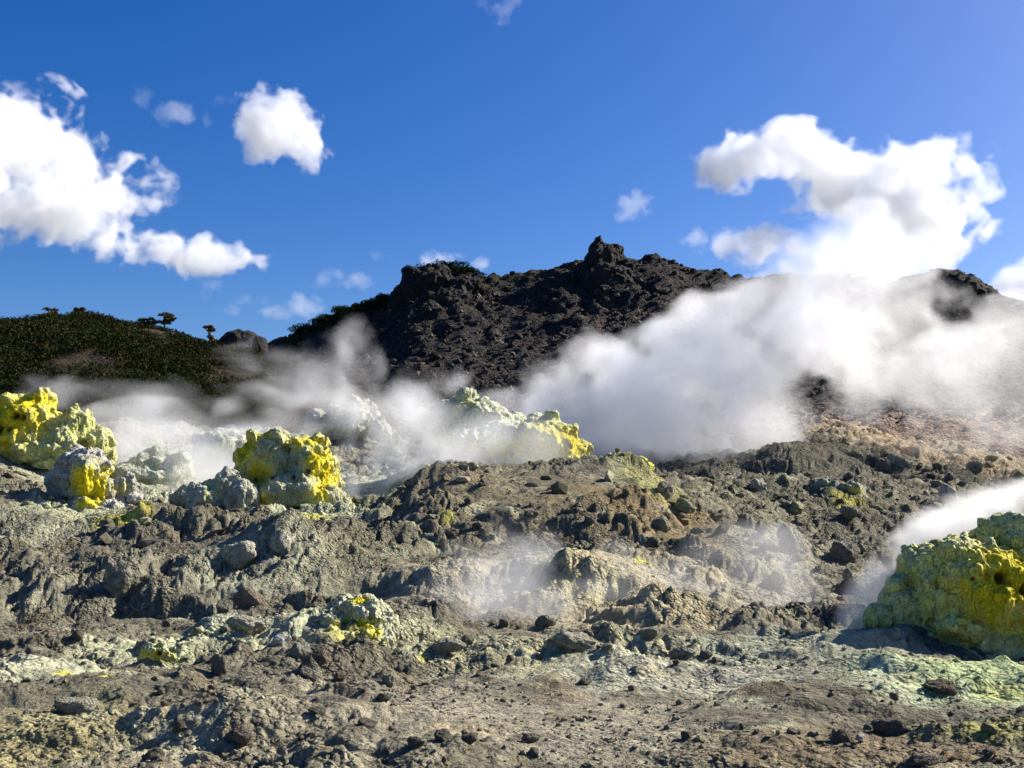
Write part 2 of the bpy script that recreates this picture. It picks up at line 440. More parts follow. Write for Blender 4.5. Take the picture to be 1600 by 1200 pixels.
Vg = np.stack([GX, GY, Zg], -1).reshape(-1, 3)
me = mesh_np('ground', Vg, grid_faces(NR, len(g_u)))
RG = np.clip(0.25 + 1.5 * sstep(-0.22, 0.3, fbm2(GX, GY, 1.2, 4, 117, 0.6)) * np.clip(rough, 0.3, 1), 0.2, 1.35) * (1 - 0.75 * sand) * (1 - 0.4 * soil)
set_color(me, COL.reshape(-1, 3), alpha=RG.ravel())
ground = link('ground', me, M_ground, kind='structure')

# the wide land under and around it, out to the horizon
n = 90
tx = np.sign(np.linspace(-1, 1, n)) * np.abs(np.linspace(-1, 1, n)) ** 2.2 * 4000
TX, TY = np.meshgrid(tx, tx)
TZ = -3.0 + 1.5 * fbm2(TX, TY, 60.0, 3, 211)
me = mesh_np('terrain', np.stack([TX, TY, TZ], -1).reshape(-1, 3), grid_faces(n, n))
set_color(me, np.full((n * n, 3), (0.13, 0.12, 0.09)))
link('terrain', me, M_hill, kind='structure')

# ------------------------------------------------------------------ the dark mountain
CR_X = [-700, 300, 400, 430, 460, 500, 540, 600, 622, 640, 660, 720, 760, 800, 860, 905, 940, 985, 1000, 1040, 1080, 1130, 1180, 1220, 1300, 1400, 1430, 1500, 1530, 1560, 1600, 1700, 2300]
CR_R = [600, 575, 555, 538, 526, 503, 484, 472, 452, 430, 419, 422, 434, 431, 422, 414, 412, 408, 409, 406, 420, 430, 440, 430, 432, 440, 430, 424, 440, 462, 478, 520, 600]
m_u = np.linspace(-0.85, 0.85, 640)
m_y = np.concatenate([np.linspace(52, 112, 330), np.linspace(112, 170, 40)[1:]])
MU, MY = np.meshgrid(m_u, m_y)
MX = MU * MY
Yc = 104 + 3.0 * fbm2(MU, MU * 0, 0.15, 3, 221)
cr_row = np.interp(m_u, u_of(np.array(CR_X), 440.0), CR_R)[None, :]
zc = row_z(cr_row, Yc)
zb = row_z(668.0, 62.0)
t = (MY - 62) / (Yc - 62)
tc = np.clip(t, 0, 1)
MZ = zb + (zc - zb) * (0.66 * tc + 0.34 * tc ** 2.4) + np.minimum(t, 0) * 16.0
MZ = np.where(t > 1, zc - (t - 1) * 26.0, MZ)
crag = (np.exp(-((MU - float(u_of(690, 470))) / 0.045) ** 2) + np.exp(-((MU - float(u_of(940, 440))) / 0.05) ** 2) + np.exp(-((MU - float(u_of(1480, 460))) / 0.05) ** 2)) * sstep(0.45, 0.8, t) 
edge = np.exp(-((t - 1) / 0.10) ** 2)
rk = fbm2(MX, MY, 5.5, 4, 231, 0.55, True)
MZ += (0.40 + 1.3 * crag) * (rk - 0.1) * (1 - 0.75 * edge) * sstep(0, 0.15, t)
MZ += (0.14 + 0.5 * crag) * (1 - np.abs(fbm2(MX, MY, 1.8, 4, 241, 0.6)) * 2.6) * (1 - 0.5 * edge)
MZ += (0.30 * domes(MX, MY, 1.9, 12) * sstep(-0.1, 0.3, fbm2(MX, MY, 7, 2, 251)) + 0.22 * domes(MX, MY, 0.7, 13))
MZ += edge * 0.45 * domes(MX, MY, 1.3, 14) + 0.12 * fbm2(MX, MY, 0.5, 2, 261)
MC = np.empty(MX.shape + (3,), f32); MC[:] = (0.028, 0.024, 0.021)
k = sstep(-0.05, 0.35, fbm2(MX, MY, 9.0, 4, 271))[..., None]
MC = MC * (1 - k) + np.array((0.062, 0.046, 0.033), f32) * k
k = (sstep(0.2, 0.5, fbm2(MX, MY, 2.2, 4, 281, 0.65)) * 0.7)[..., None]
MC = MC * (1 - k) + np.array((0.11, 0.09, 0.072), f32) * k
k = (sstep(0.05, 0.4, fbm2(MX, MY, 6.0, 4, 291)) * sstep(0.6, 0.95, t) * 0.8)[..., None]
MC = MC * (1 - k) + np.array((0.028, 0.032, 0.014), f32) * k
k = (sstep(0.25, 0.0, t) * sstep(0.10, 0.2, MU) * 0.9)[..., None]
MC = MC * (1 - k) + np.array((0.30, 0.21, 0.15), f32) * k
me = mesh_np('mountain', np.stack([MX, MY, MZ], -1).reshape(-1, 3), grid_faces(len(m_y), len(m_u)))
set_color(me, MC.reshape(-1, 3))
link('mountain', me, M_scree, kind='structure')
def sheet_z(x, y, us, ys, Z):
    x = np.asarray(x, float); y = np.asarray(y, float)
    r = np.clip(np.interp(y, ys, np.arange(len(ys))), 0, len(ys) - 1.001)
    c = np.clip(np.interp(x / y, us, np.arange(len(us))), 0, len(us) - 1.001)
    i = r.astype(int); j = c.astype(int); a = r - i; b = c - j
    return (Z[i, j] * (1 - a) * (1 - b) + Z[i + 1, j] * a * (1 - b) + Z[i, j + 1] * (1 - a) * b + Z[i + 1, j + 1] * a * b)

# ------------------------------------------------------------------ the scrub covered hill
HC_X = [-900, -400, 0, 88, 140, 200, 260, 330, 400, 430, 460, 520, 620, 760]
HC_R = [545, 518, 514, 511, 511, 521, 530, 550, 564, 574, 585, 605, 645, 700]
h_u = np.linspace(-1.0, -0.02, 330)
h_y = np.linspace(52, 112, 200)
HU, HY = np.meshgrid(h_u, h_y)
HX = HU * HY
h_row = np.interp(h_u, u_of(np.array(HC_X), 520.0), HC_R)[None, :]
hYc = 80 + 2.5 * fbm2(HU, HU * 0, 0.12, 3, 301)
hzc = row_z(h_row, hYc)
hzb = row_z(655.0, 52.0) - 0.8
t2 = (HY - 52) / (hYc - 52)
HZ = hzb + (hzc - hzb) * np.sin(np.clip(t2, 0, 1) * math.pi / 2) ** 1.15
HZ = np.where(t2 > 1, hzc - (t2 - 1) ** 1.3 * 16, HZ)
HZ += (0.7 * fbm2(HX, HY, 6.0, 4, 311, 0.55) + 0.18 * domes(HX, HY, 1.4, 21)) * (1 - 0.6 * np.exp(-((t2 - 1) / 0.12) ** 2))
HCn = fbm2(HX, HY, 5.0, 4, 321)
HC = np.empty(HX.shape + (3,), f32); HC[:] = (0.042, 0.030, 0.018)
k = sstep(-0.1, 0.25, HCn)[..., None]
HC = HC * (1 - k) + np.array((0.028, 0.030, 0.012), f32) * k
me = mesh_np('hill', np.stack([HX, HY, HZ], -1).reshape(-1, 3), grid_faces(len(h_y), len(h_u)))
set_color(me, HC.reshape(-1, 3))
link('hill', me, M_hill, kind='structure')

# ------------------------------------------------------------------ sulphur mounds and crags: lobes grown together, then weathered
_ico = None
def fused(lobes, voxel):
    """one closed skin round a set of ellipsoid lobes (centre, radii)"""
    global _ico
    if _ico is None:
        bm = bmesh.new(); bmesh.ops.create_icosphere(bm, subdivisions=4, radius=1.0)
        _ico = (np.array([v.co[:] for v in bm.verts], f32), np.array([[v.index for v in f.verts] for f in bm.faces], np.int32))
        bm.free()
        B = _ico[0]
        B = np.sign(B) * np.abs(B) ** 0.87                       # squarer than a ball, flaring at the foot
        B[:, :2] *= (1.0 + 0.22 * np.clip(-B[:, 2:3] - 0.1, 0, 1) - 0.06 * np.clip(B[:, 2:3], 0, 1))
        _ico = (B / np.abs(B).max(0) * np.array((1.12, 1.12, 1.0), f32), _ico[1])
    V, Fa = [], []
    for k, (c, r) in enumerate(lobes):
        V.append(_ico[0] * np.array(r, f32) + np.array(c, f32)); Fa.append(_ico[1] + k * len(_ico[0]))
    me = mesh_np('lobes', np.concatenate(V), np.concatenate(Fa))
    o = bpy.data.objects.new('lobes', me); col.objects.link(o)
    md = o.modifiers.new('skin', 'REMESH'); md.mode = 'VOXEL'; md.voxel_size = voxel; md.adaptivity = 0.0
    dg = bpy.context.evaluated_depsgraph_get()
    out = bpy.data.meshes.new_from_object(o.evaluated_get(dg))
    bpy.data.objects.remove(o); bpy.data.meshes.remove(me)
    return out
def get_co(me):
    a = np.empty(len(me.vertices) * 3, f32); me.vertices.foreach_get('co', a); return a.reshape(-1, 3)
def get_no(me):
    a = np.empty(len(me.vertices) * 3, f32); me.vertex_normals.foreach_get('vector', a); return a.reshape(-1, 3)
def put_co(me, P):
    me.vertices.foreach_set('co', np.ascontiguousarray(P, dtype=f32).ravel()); me.update()
def px_lobes(Y, rows):
    out = []
    for (px, py, dy, rx, ry, dep) in rows:
        c = place(px, py, Y + dy); s = (Y + dy) / F
        out.append(((c.x, c.y, c.z), (rx * s, dep, ry * s)))
    return out
YEL = np.array((0.80, 0.66, 0.02), f32); PALEY = np.array((0.76, 0.72, 0.24), f32); CRUST = np.array((0.46, 0.47, 0.32), f32)
GREY = np.array((0.26, 0.26, 0.20), f32); GREEN = np.array((0.40, 0.45, 0.17), f32); BROWN = np.array((0.10, 0.045, 0.012), f32); WHITE = np.array((0.62, 0.62, 0.52), f32)

def mound(Y, rows, voxel, seed, yellow=(), pits=(), tone=0.5, yellow_all=0.0, flute=1.0, lump=1.0, crust=CRUST, side=GREEN, label='', size=1.0, dark=0.35):
    rr = random.Random(seed)
    crumbs = []
    for (px, py, dy, rx, ry, dep) in rows:               # crumbling knobs along the crown, spilled lumps round the foot
        for _ in range(4):
            a = rr.uniform(-1.25, 1.25); q = rr.uniform(0.14, 0.30)
            crumbs.append((px + math.sin(a) * rx * 0.95, py - math.cos(a) * ry * 0.95, dy + rr.uniform(-0.5, 0.4) * dep, rx * q, min(rx, ry) * q * rr.uniform(0.9, 1.5), dep * q))
        for _ in range(2):
            crumbs.append((px + rr.uniform(-1.1, 1.1) * rx, py + ry * rr.uniform(0.65, 0.9), dy - rr.uniform(0.4, 0.9) * dep, rx * rr.uniform(0.2, 0.4), ry * rr.uniform(0.12, 0.28), dep * 0.35))
    me = fused(px_lobes(Y, list(rows) + crumbs), voxel)
    P = get_co(me); N = get_no(me)
    s = size
    steep = sstep(0.75, 0.25, np.abs(N[:, 2]))
    if s > 1.3: flute *= 0.7
    d = 0.36 * lump * fbm3(P, 0.70 * s, 3, seed, 0.58) + 0.09 * lump * fbm3(P, 0.42 * s, 3, seed + 5, 0.55, True)
    P2 = P + N * (d * s)[:, None]
    put_co(me, P2); P = P2; N = get_no(me)
    # flutes and drips down the sides, knobs on the crown
    S = P * np.array((1, 1, 0.16), f32)
    fl = fbm3(S, 0.17 * s, 4, seed + 11, 0.62)
    kn = fbm3(P, 0.24 * s, 4, seed + 17, 0.62, True)
    d = s * (0.16 * flute * steep * fl + 0.075 * (1 - 0.5 * steep) * kn * lump + 0.022 * fbm3(P, 0.07 * s, 2, seed + 21))
    P = P + N * d[:, None]
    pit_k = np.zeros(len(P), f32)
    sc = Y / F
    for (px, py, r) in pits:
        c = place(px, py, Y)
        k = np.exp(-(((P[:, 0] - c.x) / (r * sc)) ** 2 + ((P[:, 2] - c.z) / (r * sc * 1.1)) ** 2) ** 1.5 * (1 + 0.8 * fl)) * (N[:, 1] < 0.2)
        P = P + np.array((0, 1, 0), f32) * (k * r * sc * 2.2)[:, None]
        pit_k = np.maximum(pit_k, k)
    put_co(me, P)
    # colour: crust on the weathered crown, sulphur where the gas comes out
    n1 = fbm3(P, 0.5 * s, 4, seed + 31, 0.6); n2 = fbm3(P * np.array((1, 1, 0.3), f32), 0.20 * s, 4, seed + 41, 0.6); n3 = fbm3(P, 0.12 * s, 3, seed + 51, 0.6)
    C = np.empty((len(P), 3), f32)
    k = sstep(-0.25, 0.25, n1 + (N[:, 2] - 0.35) * 0.5)[:, None]
    C[:] = side * (1 - k) + crust * k
    k = (0.8 * dark * sstep(0.05, 0.4, n3 + 0.5 * n1))[:, None]
    C = C * (1 - k) + GREY * k
    ya = np.full(len(P), yellow_all, f32)
    for (px, py, rx, ry, st) in yellow:
        c = place(px, py, Y)
        q = ((P[:, 0] - c.x) / (rx * sc)) ** 2 + ((P[:, 2] - c.z) / (ry * sc)) ** 2
        ya = np.maximum(ya, st * np.exp(-q * 0.9))
    y = sstep(0.06, 0.52, ya + 0.55 * n2 + 0.25 * n1 - 0.10 * sstep(0.5, 0.95, N[:, 2]))[:, None]
    yc = PALEY + (YEL - PALEY) * sstep(0.25, 0.8, ya + 0.6 * n2)[:, None]
    C = C * (1 - y) + yc * y
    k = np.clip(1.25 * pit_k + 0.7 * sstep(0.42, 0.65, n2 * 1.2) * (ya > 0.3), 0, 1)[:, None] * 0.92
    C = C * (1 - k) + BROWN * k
    C = np.clip(C * (1 + 0.35 * n3)[:, None], 0.01, 0.85)
    set_color(me, C)
    me.polygons.foreach_set('use_smooth', np.full(len(me.polygons), True))
    me.materials.clear()
    return link('sulphur_mound', me, M_sulfur, label=label, cat='sulphur mound', group='sulphur mounds around the steam vents')

mound(13.8, [(1560, 965, 0.1, 135, 118, 1.0), (1665, 955, 0.3, 130, 120, 1.1), (1465, 975, 0.25, 68, 118, 0.7), (1425, 1000, 0.1, 55, 88, 0.6), (1385, 1015, 0.0, 48, 42, 0.5),
             (1490, 870, 0.3, 30, 32, 0.3), (1575, 868, 0.1, 40, 38, 0.4), (1545, 862, 0.5, 18, 30, 0.2), (1500, 1035, -0.35, 140, 38, 0.6), (1610, 1050, -0.5, 130, 42, 0.6), (1480, 1040, -0.75, 130, 22, 0.5), (1620, 1052, -1.0, 150, 26, 0.55), (1410, 1022, -0.3, 80, 20, 0.5), (1530, 920, -0.6, 75, 75, 0.45)],
      0.021, 400, yellow=[(1540, 910, 120, 65, 1.0), (1590, 950, 80, 70, 0.9), (1470, 890, 50, 60, 0.55), (1500, 980, 120, 30, 0.35)], pits=[(1509, 896, 8), (1546, 915, 8), (1523, 906, 3), (1468, 897, 3), (1580, 905, 5)],
      flute=1.25, crust=np.array((0.66, 0.67, 0.30), f32), side=np.array((0.72, 0.70, 0.20), f32), dark=0.05,
      label='tall fluted yellow sulphur mound with dark vent holes, cut off by the frame')
mound(28.5, [(415, 725, 0, 42, 46, 0.75), (405, 705, 0, 26, 34, 0.5), (430, 696, 0.1, 20, 26, 0.45), (490, 737, 0, 36, 50, 0.75), (498, 706, 0.1, 22, 28, 0.4), (478, 708, 0.3, 16, 20, 0.35), (460, 775, -0.3, 65, 34, 0.9),
             (400, 780, -0.1, 45, 28, 0.6), (519, 750, 0.2, 12, 42, 0.3), (525, 790, 0.2, 16, 25, 0.4), (520, 735, 0.6, 7, 22, 0.2), (495, 750, -0.5, 20, 25, 0.3)],
      0.034, 420, yellow=[(388, 705, 24, 30, 0.85), (412, 738, 26, 22, 0.85), (502, 725, 22, 26, 0.9), (513, 752, 14, 50, 0.8), (425, 678, 22, 12, 0.5), (428, 790, 16, 18, 0.7), (475, 800, 10, 9, 0.9), (482, 690, 35, 16, 0.6)],
      pits=[(492, 738, 4), (407, 751, 3), (440, 748, 3), (470, 748, 3)], size=1.45, crust=np.array((0.56, 0.56, 0.36), f32), side=np.array((0.45, 0.45, 0.24), f32), dark=0.4,
      label='double-humped sulphur mound, grey and bright yellow, behind the shadowed bank')
mound(33.0, [(45, 665, 0, 48, 52, 1.0), (55, 635, 0.1, 32, 26, 0.7), (-15, 680, 0, 50, 55, 1.0), (95, 690, 0.1, 42, 45, 0.9), (120, 665, 0.2, 22, 26, 0.6), (150, 700, 0.5, 26, 26, 0.7), (50, 710, -0.3, 80, 25, 0.8)],
      0.036, 440, yellow=[(30, 660, 65, 45, 0.95), (60, 632, 32, 20, 0.9), (15, 690, 60, 30, 0.8), (90, 665, 40, 40, 0.3)], pits=[(26, 678, 7), (20, 690, 7), (50, 655, 5), (42, 676, 3), (60, 656, 4)],
      size=1.5, crust=np.array((0.66, 0.66, 0.32), f32), side=np.array((0.60, 0.60, 0.22), f32), dark=0.1, label='broad sulphur mound with brown hollows at the foot of the scrubby hill')
mound(27.0, [(145, 748, 0, 26, 40, 0.5), (140, 725, 0, 20, 25, 0.4), (160, 765, 0, 20, 25, 0.4), (110, 755, 0.2, 32, 30, 0.5), (120, 728, 0.3, 22, 20, 0.4), (190, 765, 0.3, 22, 22, 0.4), (150, 795, -0.2, 45, 14, 0.6)],
      0.032, 460, yellow=[(147, 755, 22, 30, 1.0), (165, 765, 12, 28, 0.95), (155, 785, 22, 12, 0.7), (190, 765, 14, 15, 0.4)], size=1.2, crust=np.array((0.60, 0.57, 0.47), f32), side=np.array((0.42, 0.40, 0.32), f32), dark=0.25,
      label='small steep bright yellow sulphur cone with a grey shoulder')
mound(37.0, [(742, 664, 0.8, 52, 44, 1.2), (732, 650, 0.8, 30, 26, 0.9), (755, 650, 0.8, 24, 26, 0.8), (780, 675, 0.6, 32, 28, 0.9), (775, 700, 0, 75, 42, 1.2), (850, 695, -0.2, 52, 42, 1.1), (830, 720, -0.4, 80, 28, 1.0), (890, 712, -0.2, 26, 30, 0.7), (735, 715, 0, 45, 35, 1.0)],
      0.05, 480, yellow=[(870, 695, 55, 36, 0.9), (820, 705, 65, 24, 0.65), (770, 705, 55, 18, 0.55), (730, 630, 40, 30, 0.25)], pits=[(800, 712, 3), (888, 702, 3), (755, 705, 3)], size=1.9, lump=0.7,
      crust=np.array((0.66, 0.67, 0.46), f32), side=np.array((0.58, 0.60, 0.34), f32), dark=0.12, label='wide sulphur mound with a pale peak, half veiled by steam behind the central crest')
mound(47.0, [(540, 658, 0, 34, 24, 1.0), (570, 664, 0, 26, 22, 0.8), (512, 662, 0.2, 28, 18, 0.8), (528, 642, 0.2, 18, 18, 0.6), (556, 646, 0.1, 18, 20, 0.6), (585, 672, 0, 18, 14, 0.6)], 0.065, 500, size=2.2, flute=0.6, lump=1.5, crust=np.array((0.52, 0.52, 0.40), f32), side=np.array((0.42, 0.42, 0.29), f32), dark=0.4, label='pale grey crusted mound showing through thin steam below the mountain')
mound(41.0, [(345, 700, 0, 40, 24, 1.0), (375, 705, 0, 26, 26, 0.8), (335, 690, 0.2, 18, 22, 0.6), (318, 712, 0, 30, 16, 0.8), (360, 688, 0.1, 12, 16, 0.4)], 0.06, 520, size=2.0, flute=0.5, crust=np.array((0.66, 0.67, 0.52), f32), side=np.array((0.58, 0.60, 0.43), f32), dark=0.15, label='pale rounded mound in drifting steam just beyond the double-humped mound')
mound(35.0, [(235, 742, 0, 54, 24, 1.1), (270, 742, 0, 26, 30, 0.8), (195, 750, 0, 34, 18, 0.8), (245, 728, 0.2, 22, 24, 0.6), (285, 735, 0.2, 12, 26, 0.4), (215, 738, 0.1, 14, 18, 0.4)], 0.055, 540, size=1.9, flute=0.4, lump=0.8, crust=np.array((0.68, 0.69, 0.54), f32), side=np.array((0.60, 0.62, 0.44), f32), dark=0.15, label='smooth whitish mound veiled by steam to the right of the small yellow cone')
mound(27.2, [(330, 775, 0, 28, 24, 0.45), (355, 765, 0.1, 22, 26, 0.4), (302, 782, 0, 22, 16, 0.4), (375, 780, -0.1, 20, 24, 0.4)], 0.034, 560, yellow=[(330, 752, 14, 8, 0.4), (338, 770, 12, 14, 0.35)], size=1.2, crust=np.array((0.54, 0.54, 0.40), f32), side=np.array((0.42, 0.42, 0.29), f32), dark=0.4,
      label='low lumpy grey mound leaning against the double-humped mound')
mound(13.4, [(575, 968, 0.25, 38, 28, 0.22), (545, 955, 0.35, 22, 16, 0.16), (600, 985, 0.2, 20, 26, 0.18), (520, 985, 0.0, 18, 22, 0.14), (545, 1003, -0.1, 48, 22, 0.2), (582, 1003, -0.12, 24, 24, 0.16), (515, 1008, -0.15, 24, 16, 0.14)],
      0.011, 580, yellow=[(558, 975, 34, 8, 1.0), (558, 940, 16, 6, 0.9), (590, 985, 12, 10, 0.7), (528, 985, 12, 8, 0.5)], size=0.5, crust=np.array((0.62, 0.62, 0.40), f32), side=np.array((0.46, 0.43, 0.27), f32), dark=0.35, label='knee-high lumpy sulphur vent with a yellow lip on the open foreground')
mound(38.0, [(1315, 772, 0, 30, 18, 0.7), (1290, 762, 0.3, 24, 16, 0.6), (1335, 780, -0.2, 18, 14, 0.5)], 0.05, 600, yellow=[(1325, 772, 12, 10, 0.55)], size=1.6, crust=np.array((0.37, 0.37, 0.24), f32), side=np.array((0.24, 0.24, 0.15), f32), dark=0.5, label='low olive and yellowish mound among the dark rubble of the right-hand slope')
mound(34.0, [(998, 738, 0, 16, 22, 0.4), (985, 745, 0.1, 16, 14, 0.4)], 0.045, 620, yellow_all=0.5, size=1.3, label='small yellow sulphur knob peeking over the right shoulder of the central crest')
mound(11.9, [(240, 1024, 0, 16, 11, 0.08), (258, 1020, 0, 16, 10, 0.08), (228, 1028, 0, 10, 8, 0.06)], 0.009, 640, yellow=[(240, 1022, 30, 12, 0.6)], pits=[(252, 1020, 3)], size=0.35, label='ankle-high yellow sulphur crust with a dark gap on the pale foreground band')

# crags standing out of the mountain and the hill
M_crag = earth_mat('dark_crag_rock', 'tint', grain=1.3, bump=0.35, bscale=2.2, fine=10.0, lo=0.5, hi=1.55)
def crag_rock(name, Y, rows, voxel, seed, label, cat, tint=(0.028, 0.024, 0.021), amp=1.0, group=None):
    me = fused(px_lobes(Y, rows), voxel)
    P = get_co(me); N = get_no(me)
    d = amp * (0.9 * fbm3(P * np.array((1, 1, 0.6), f32), 2.4, 3, seed, 0.6, True) - 0.2)
    P = P + N * d[:, None]; put_co(me, P); N = get_no(me)
    d = amp * (0.35 * fbm3(P, 0.8, 3, seed + 7, 0.6, True) + 0.15 * fbm3(P, 0.3, 2, seed + 9))
    P = P + N * d[:, None]; put_co(me, P)
    n = fbm3(P, 1.5, 4, seed + 13, 0.6)
    C = np.array(tint, f32)[None, :] * (1 + 1.1 * n)[:, None]
    k = (0.8 * sstep(0.2, 0.45, fbm3(P, 1.1, 4, seed + 19, 0.6)))[:, None]
    C = C * (1 - k) + np.array((0.085, 0.070, 0.058), f32) * k
    set_color(me, np.clip(C, 0.008, 0.3))
    me.polygons.foreach_set('use_smooth', np.full(len(me.polygons), False))
    me.materials.clear()
    return link(name, me, M_crag, label=label, cat=cat, group=group)
crag_rock('rock_pinnacle', 102.0, [(940, 415, 0, 26, 34, 2.0), (935, 393, 0, 15, 18, 1.2), (936, 380, 0, 6, 10, 0.6), (955, 400, 0.5, 18, 18, 1.4), (975, 420, 0.5, 24, 20, 1.8), (920, 430, 0, 18, 24, 1.6), (950, 450, -2, 45, 40, 2.5)], 0.22, 700,
          'dark pointed rock pinnacle, the highest point of the mountain ridge', 'rock pinnacle', amp=0.7)
crag_rock('rock_crag', 99.0, [(650, 440, 1, 22, 24, 2.2), (680, 445, 0.5, 34, 28, 2.5), (720, 452, 0.5, 40, 24, 2.5), (640, 470, 0, 28, 34, 2.3), (700, 490, -2, 50, 45, 2.5), (630, 490, 0, 22, 25, 2.0), (660, 428, 1, 14, 14, 1.2)], 0.26, 720,
          'broken dark crag with a scrub-topped brow at the left end of the ridge', 'crag', amp=0.9)
crag_rock('rock_crag', 99.0, [(1450, 465, 0, 30, 34, 2.2), (1490, 455, 0.5, 34, 30, 2.4), (1520, 475, 0.5, 28, 32, 2.2), (1470, 490, -1, 50, 34, 2.4)], 0.28, 740,
          'dark crag rising out of the steam at the right end of the ridge', 'crag', amp=0.8)
crag_rock('boulder', 76.0, [(375, 540, 0, 30, 26, 1.6), (398, 545, 0.3, 20, 24, 1.4), (355, 550, 0, 20, 22, 1.3)], 0.13, 760,
          'huge dark boulder at the lower end of the scrubby hill', 'boulder', tint=(0.03, 0.026, 0.023), amp=0.35)

# ------------------------------------------------------------------ boulders and stones
ROCK_MAT = {
    'grey': earth_mat('grey_rock', base=(0.34, 0.315, 0.225), clod=((3.5, 0.05), (9.0, 0.025)), grain=2.5, bump=0.07, bscale=4.0, fine=16.0, lo=0.5, hi=1.5),
    'pale': earth_mat('pale_altered_rock', base=(0.54, 0.505, 0.37), clod=((3.5, 0.05), (9.0, 0.025)), grain=2.5, bump=0.07, bscale=4.0, fine=16.0, lo=0.5, hi=1.5),
    'dark': earth_mat('dark_rock', base=(0.235, 0.21, 0.16), clod=((3.5, 0.05), (9.0, 0.025)), grain=2.5, bump=0.07, bscale=4.0, fine=16.0, lo=0.5, hi=1.5),
    'brown': earth_mat('brown_rock', base=(0.30, 0.24, 0.165), clod=((3.5, 0.05), (9.0, 0.025)), grain=2.5, bump=0.07, bscale=4.0, fine=16.0, lo=0.5, hi=1.5),
    'olive': earth_mat('yellowish_rock', base=(0.46, 0.43, 0.23), clod=((3.5, 0.05), (9.0, 0.025)), grain=2.5, bump=0.07, bscale=4.0, fine=16.0, lo=0.5, hi=1.5),
    'white': earth_mat('whitish_stone', base=(0.60, 0.58, 0.52), grain=5.0, bump=0.04, bscale=9.0, fine=40.0),
}
def rock_shape(seed, sub=4, sharp=0.8, cone=False):
    bm = bmesh.new(); bmesh.ops.create_icosphere(bm, subdivisions=sub, radius=1.0)
    P = np.array([v.co[:] for v in bm.verts], f32)
    Fa = np.array([[v.index for v in f.verts] for f in bm.faces], np.int32); bm.free()
    r = np.random.default_rng(seed)
    for _ in range(11):
        nrm = r.standard_normal(3); nrm /= np.linalg.norm(nrm)
        k = np.maximum(0, P @ nrm - r.uniform(0.45, 0.85))
        P = P - (k * sharp)[:, None] * nrm.astype(f32)
    P = P * (1 + 0.45 * fbm3(P + seed, 1.1, 3, seed) + 0.22 * fbm3(P + seed, 0.45, 3, seed + 4, 0.6, True) + 0.05 * fbm3(P + seed, 0.15, 2, seed + 8))[:, None]
    if cone:
        z = (P[:, 2] + 1) / 2
        P[:, :2] *= np.clip(1.25 - 1.0 * z, 0.18, 2)[:, None]
    P[:, :2] /= np.abs(P[:, :2]).max(); P[:, 2] /= np.abs(P[:, 2]).max()
    return P, Fa
_shape_cache = {}
def rock_mesh(kind, seed, cone=False, sub=4):
    key = (kind, seed, cone, sub)
    if key not in _shape_cache:
        me = mesh_np('rock', *rock_shape(seed, sub, 0.75 + 0.02 * (seed % 10), cone))
        me.materials.append(ROCK_MAT[kind]); _shape_cache[key] = me
    return _shape_cache[key]
def rock(name, px, py, w, h, kind, seed, label, cone=False, deep=1.0, sub=4):
    """a rock whose foot shows at px, py; w and h its size in pixels"""
    q = hit(px, py)
    s = q.y / F
    rx, rz = 0.55 * w * s, 0.74 * h * s
    ry = 0.5 * (rx + rz) * deep
    o = link(name, rock_mesh(kind, seed, cone, sub), None, label=label, cat=name.split('_')[-1], group='rocks lying on the fumarole field')
    y = q.y + 0.5 * ry
    x = q.x * y / q.y
    o.location = (x, y, float(ground_z(x, y)[0]) + rz * 0.22)
    o.scale = (rx, ry, rz)
    r = random.Random(seed * 31 + int(px))
    o.rotation_euler = (r.uniform(-.15, .15), r.uniform(-.18, .18), r.uniform(-.5, .5))
    return o
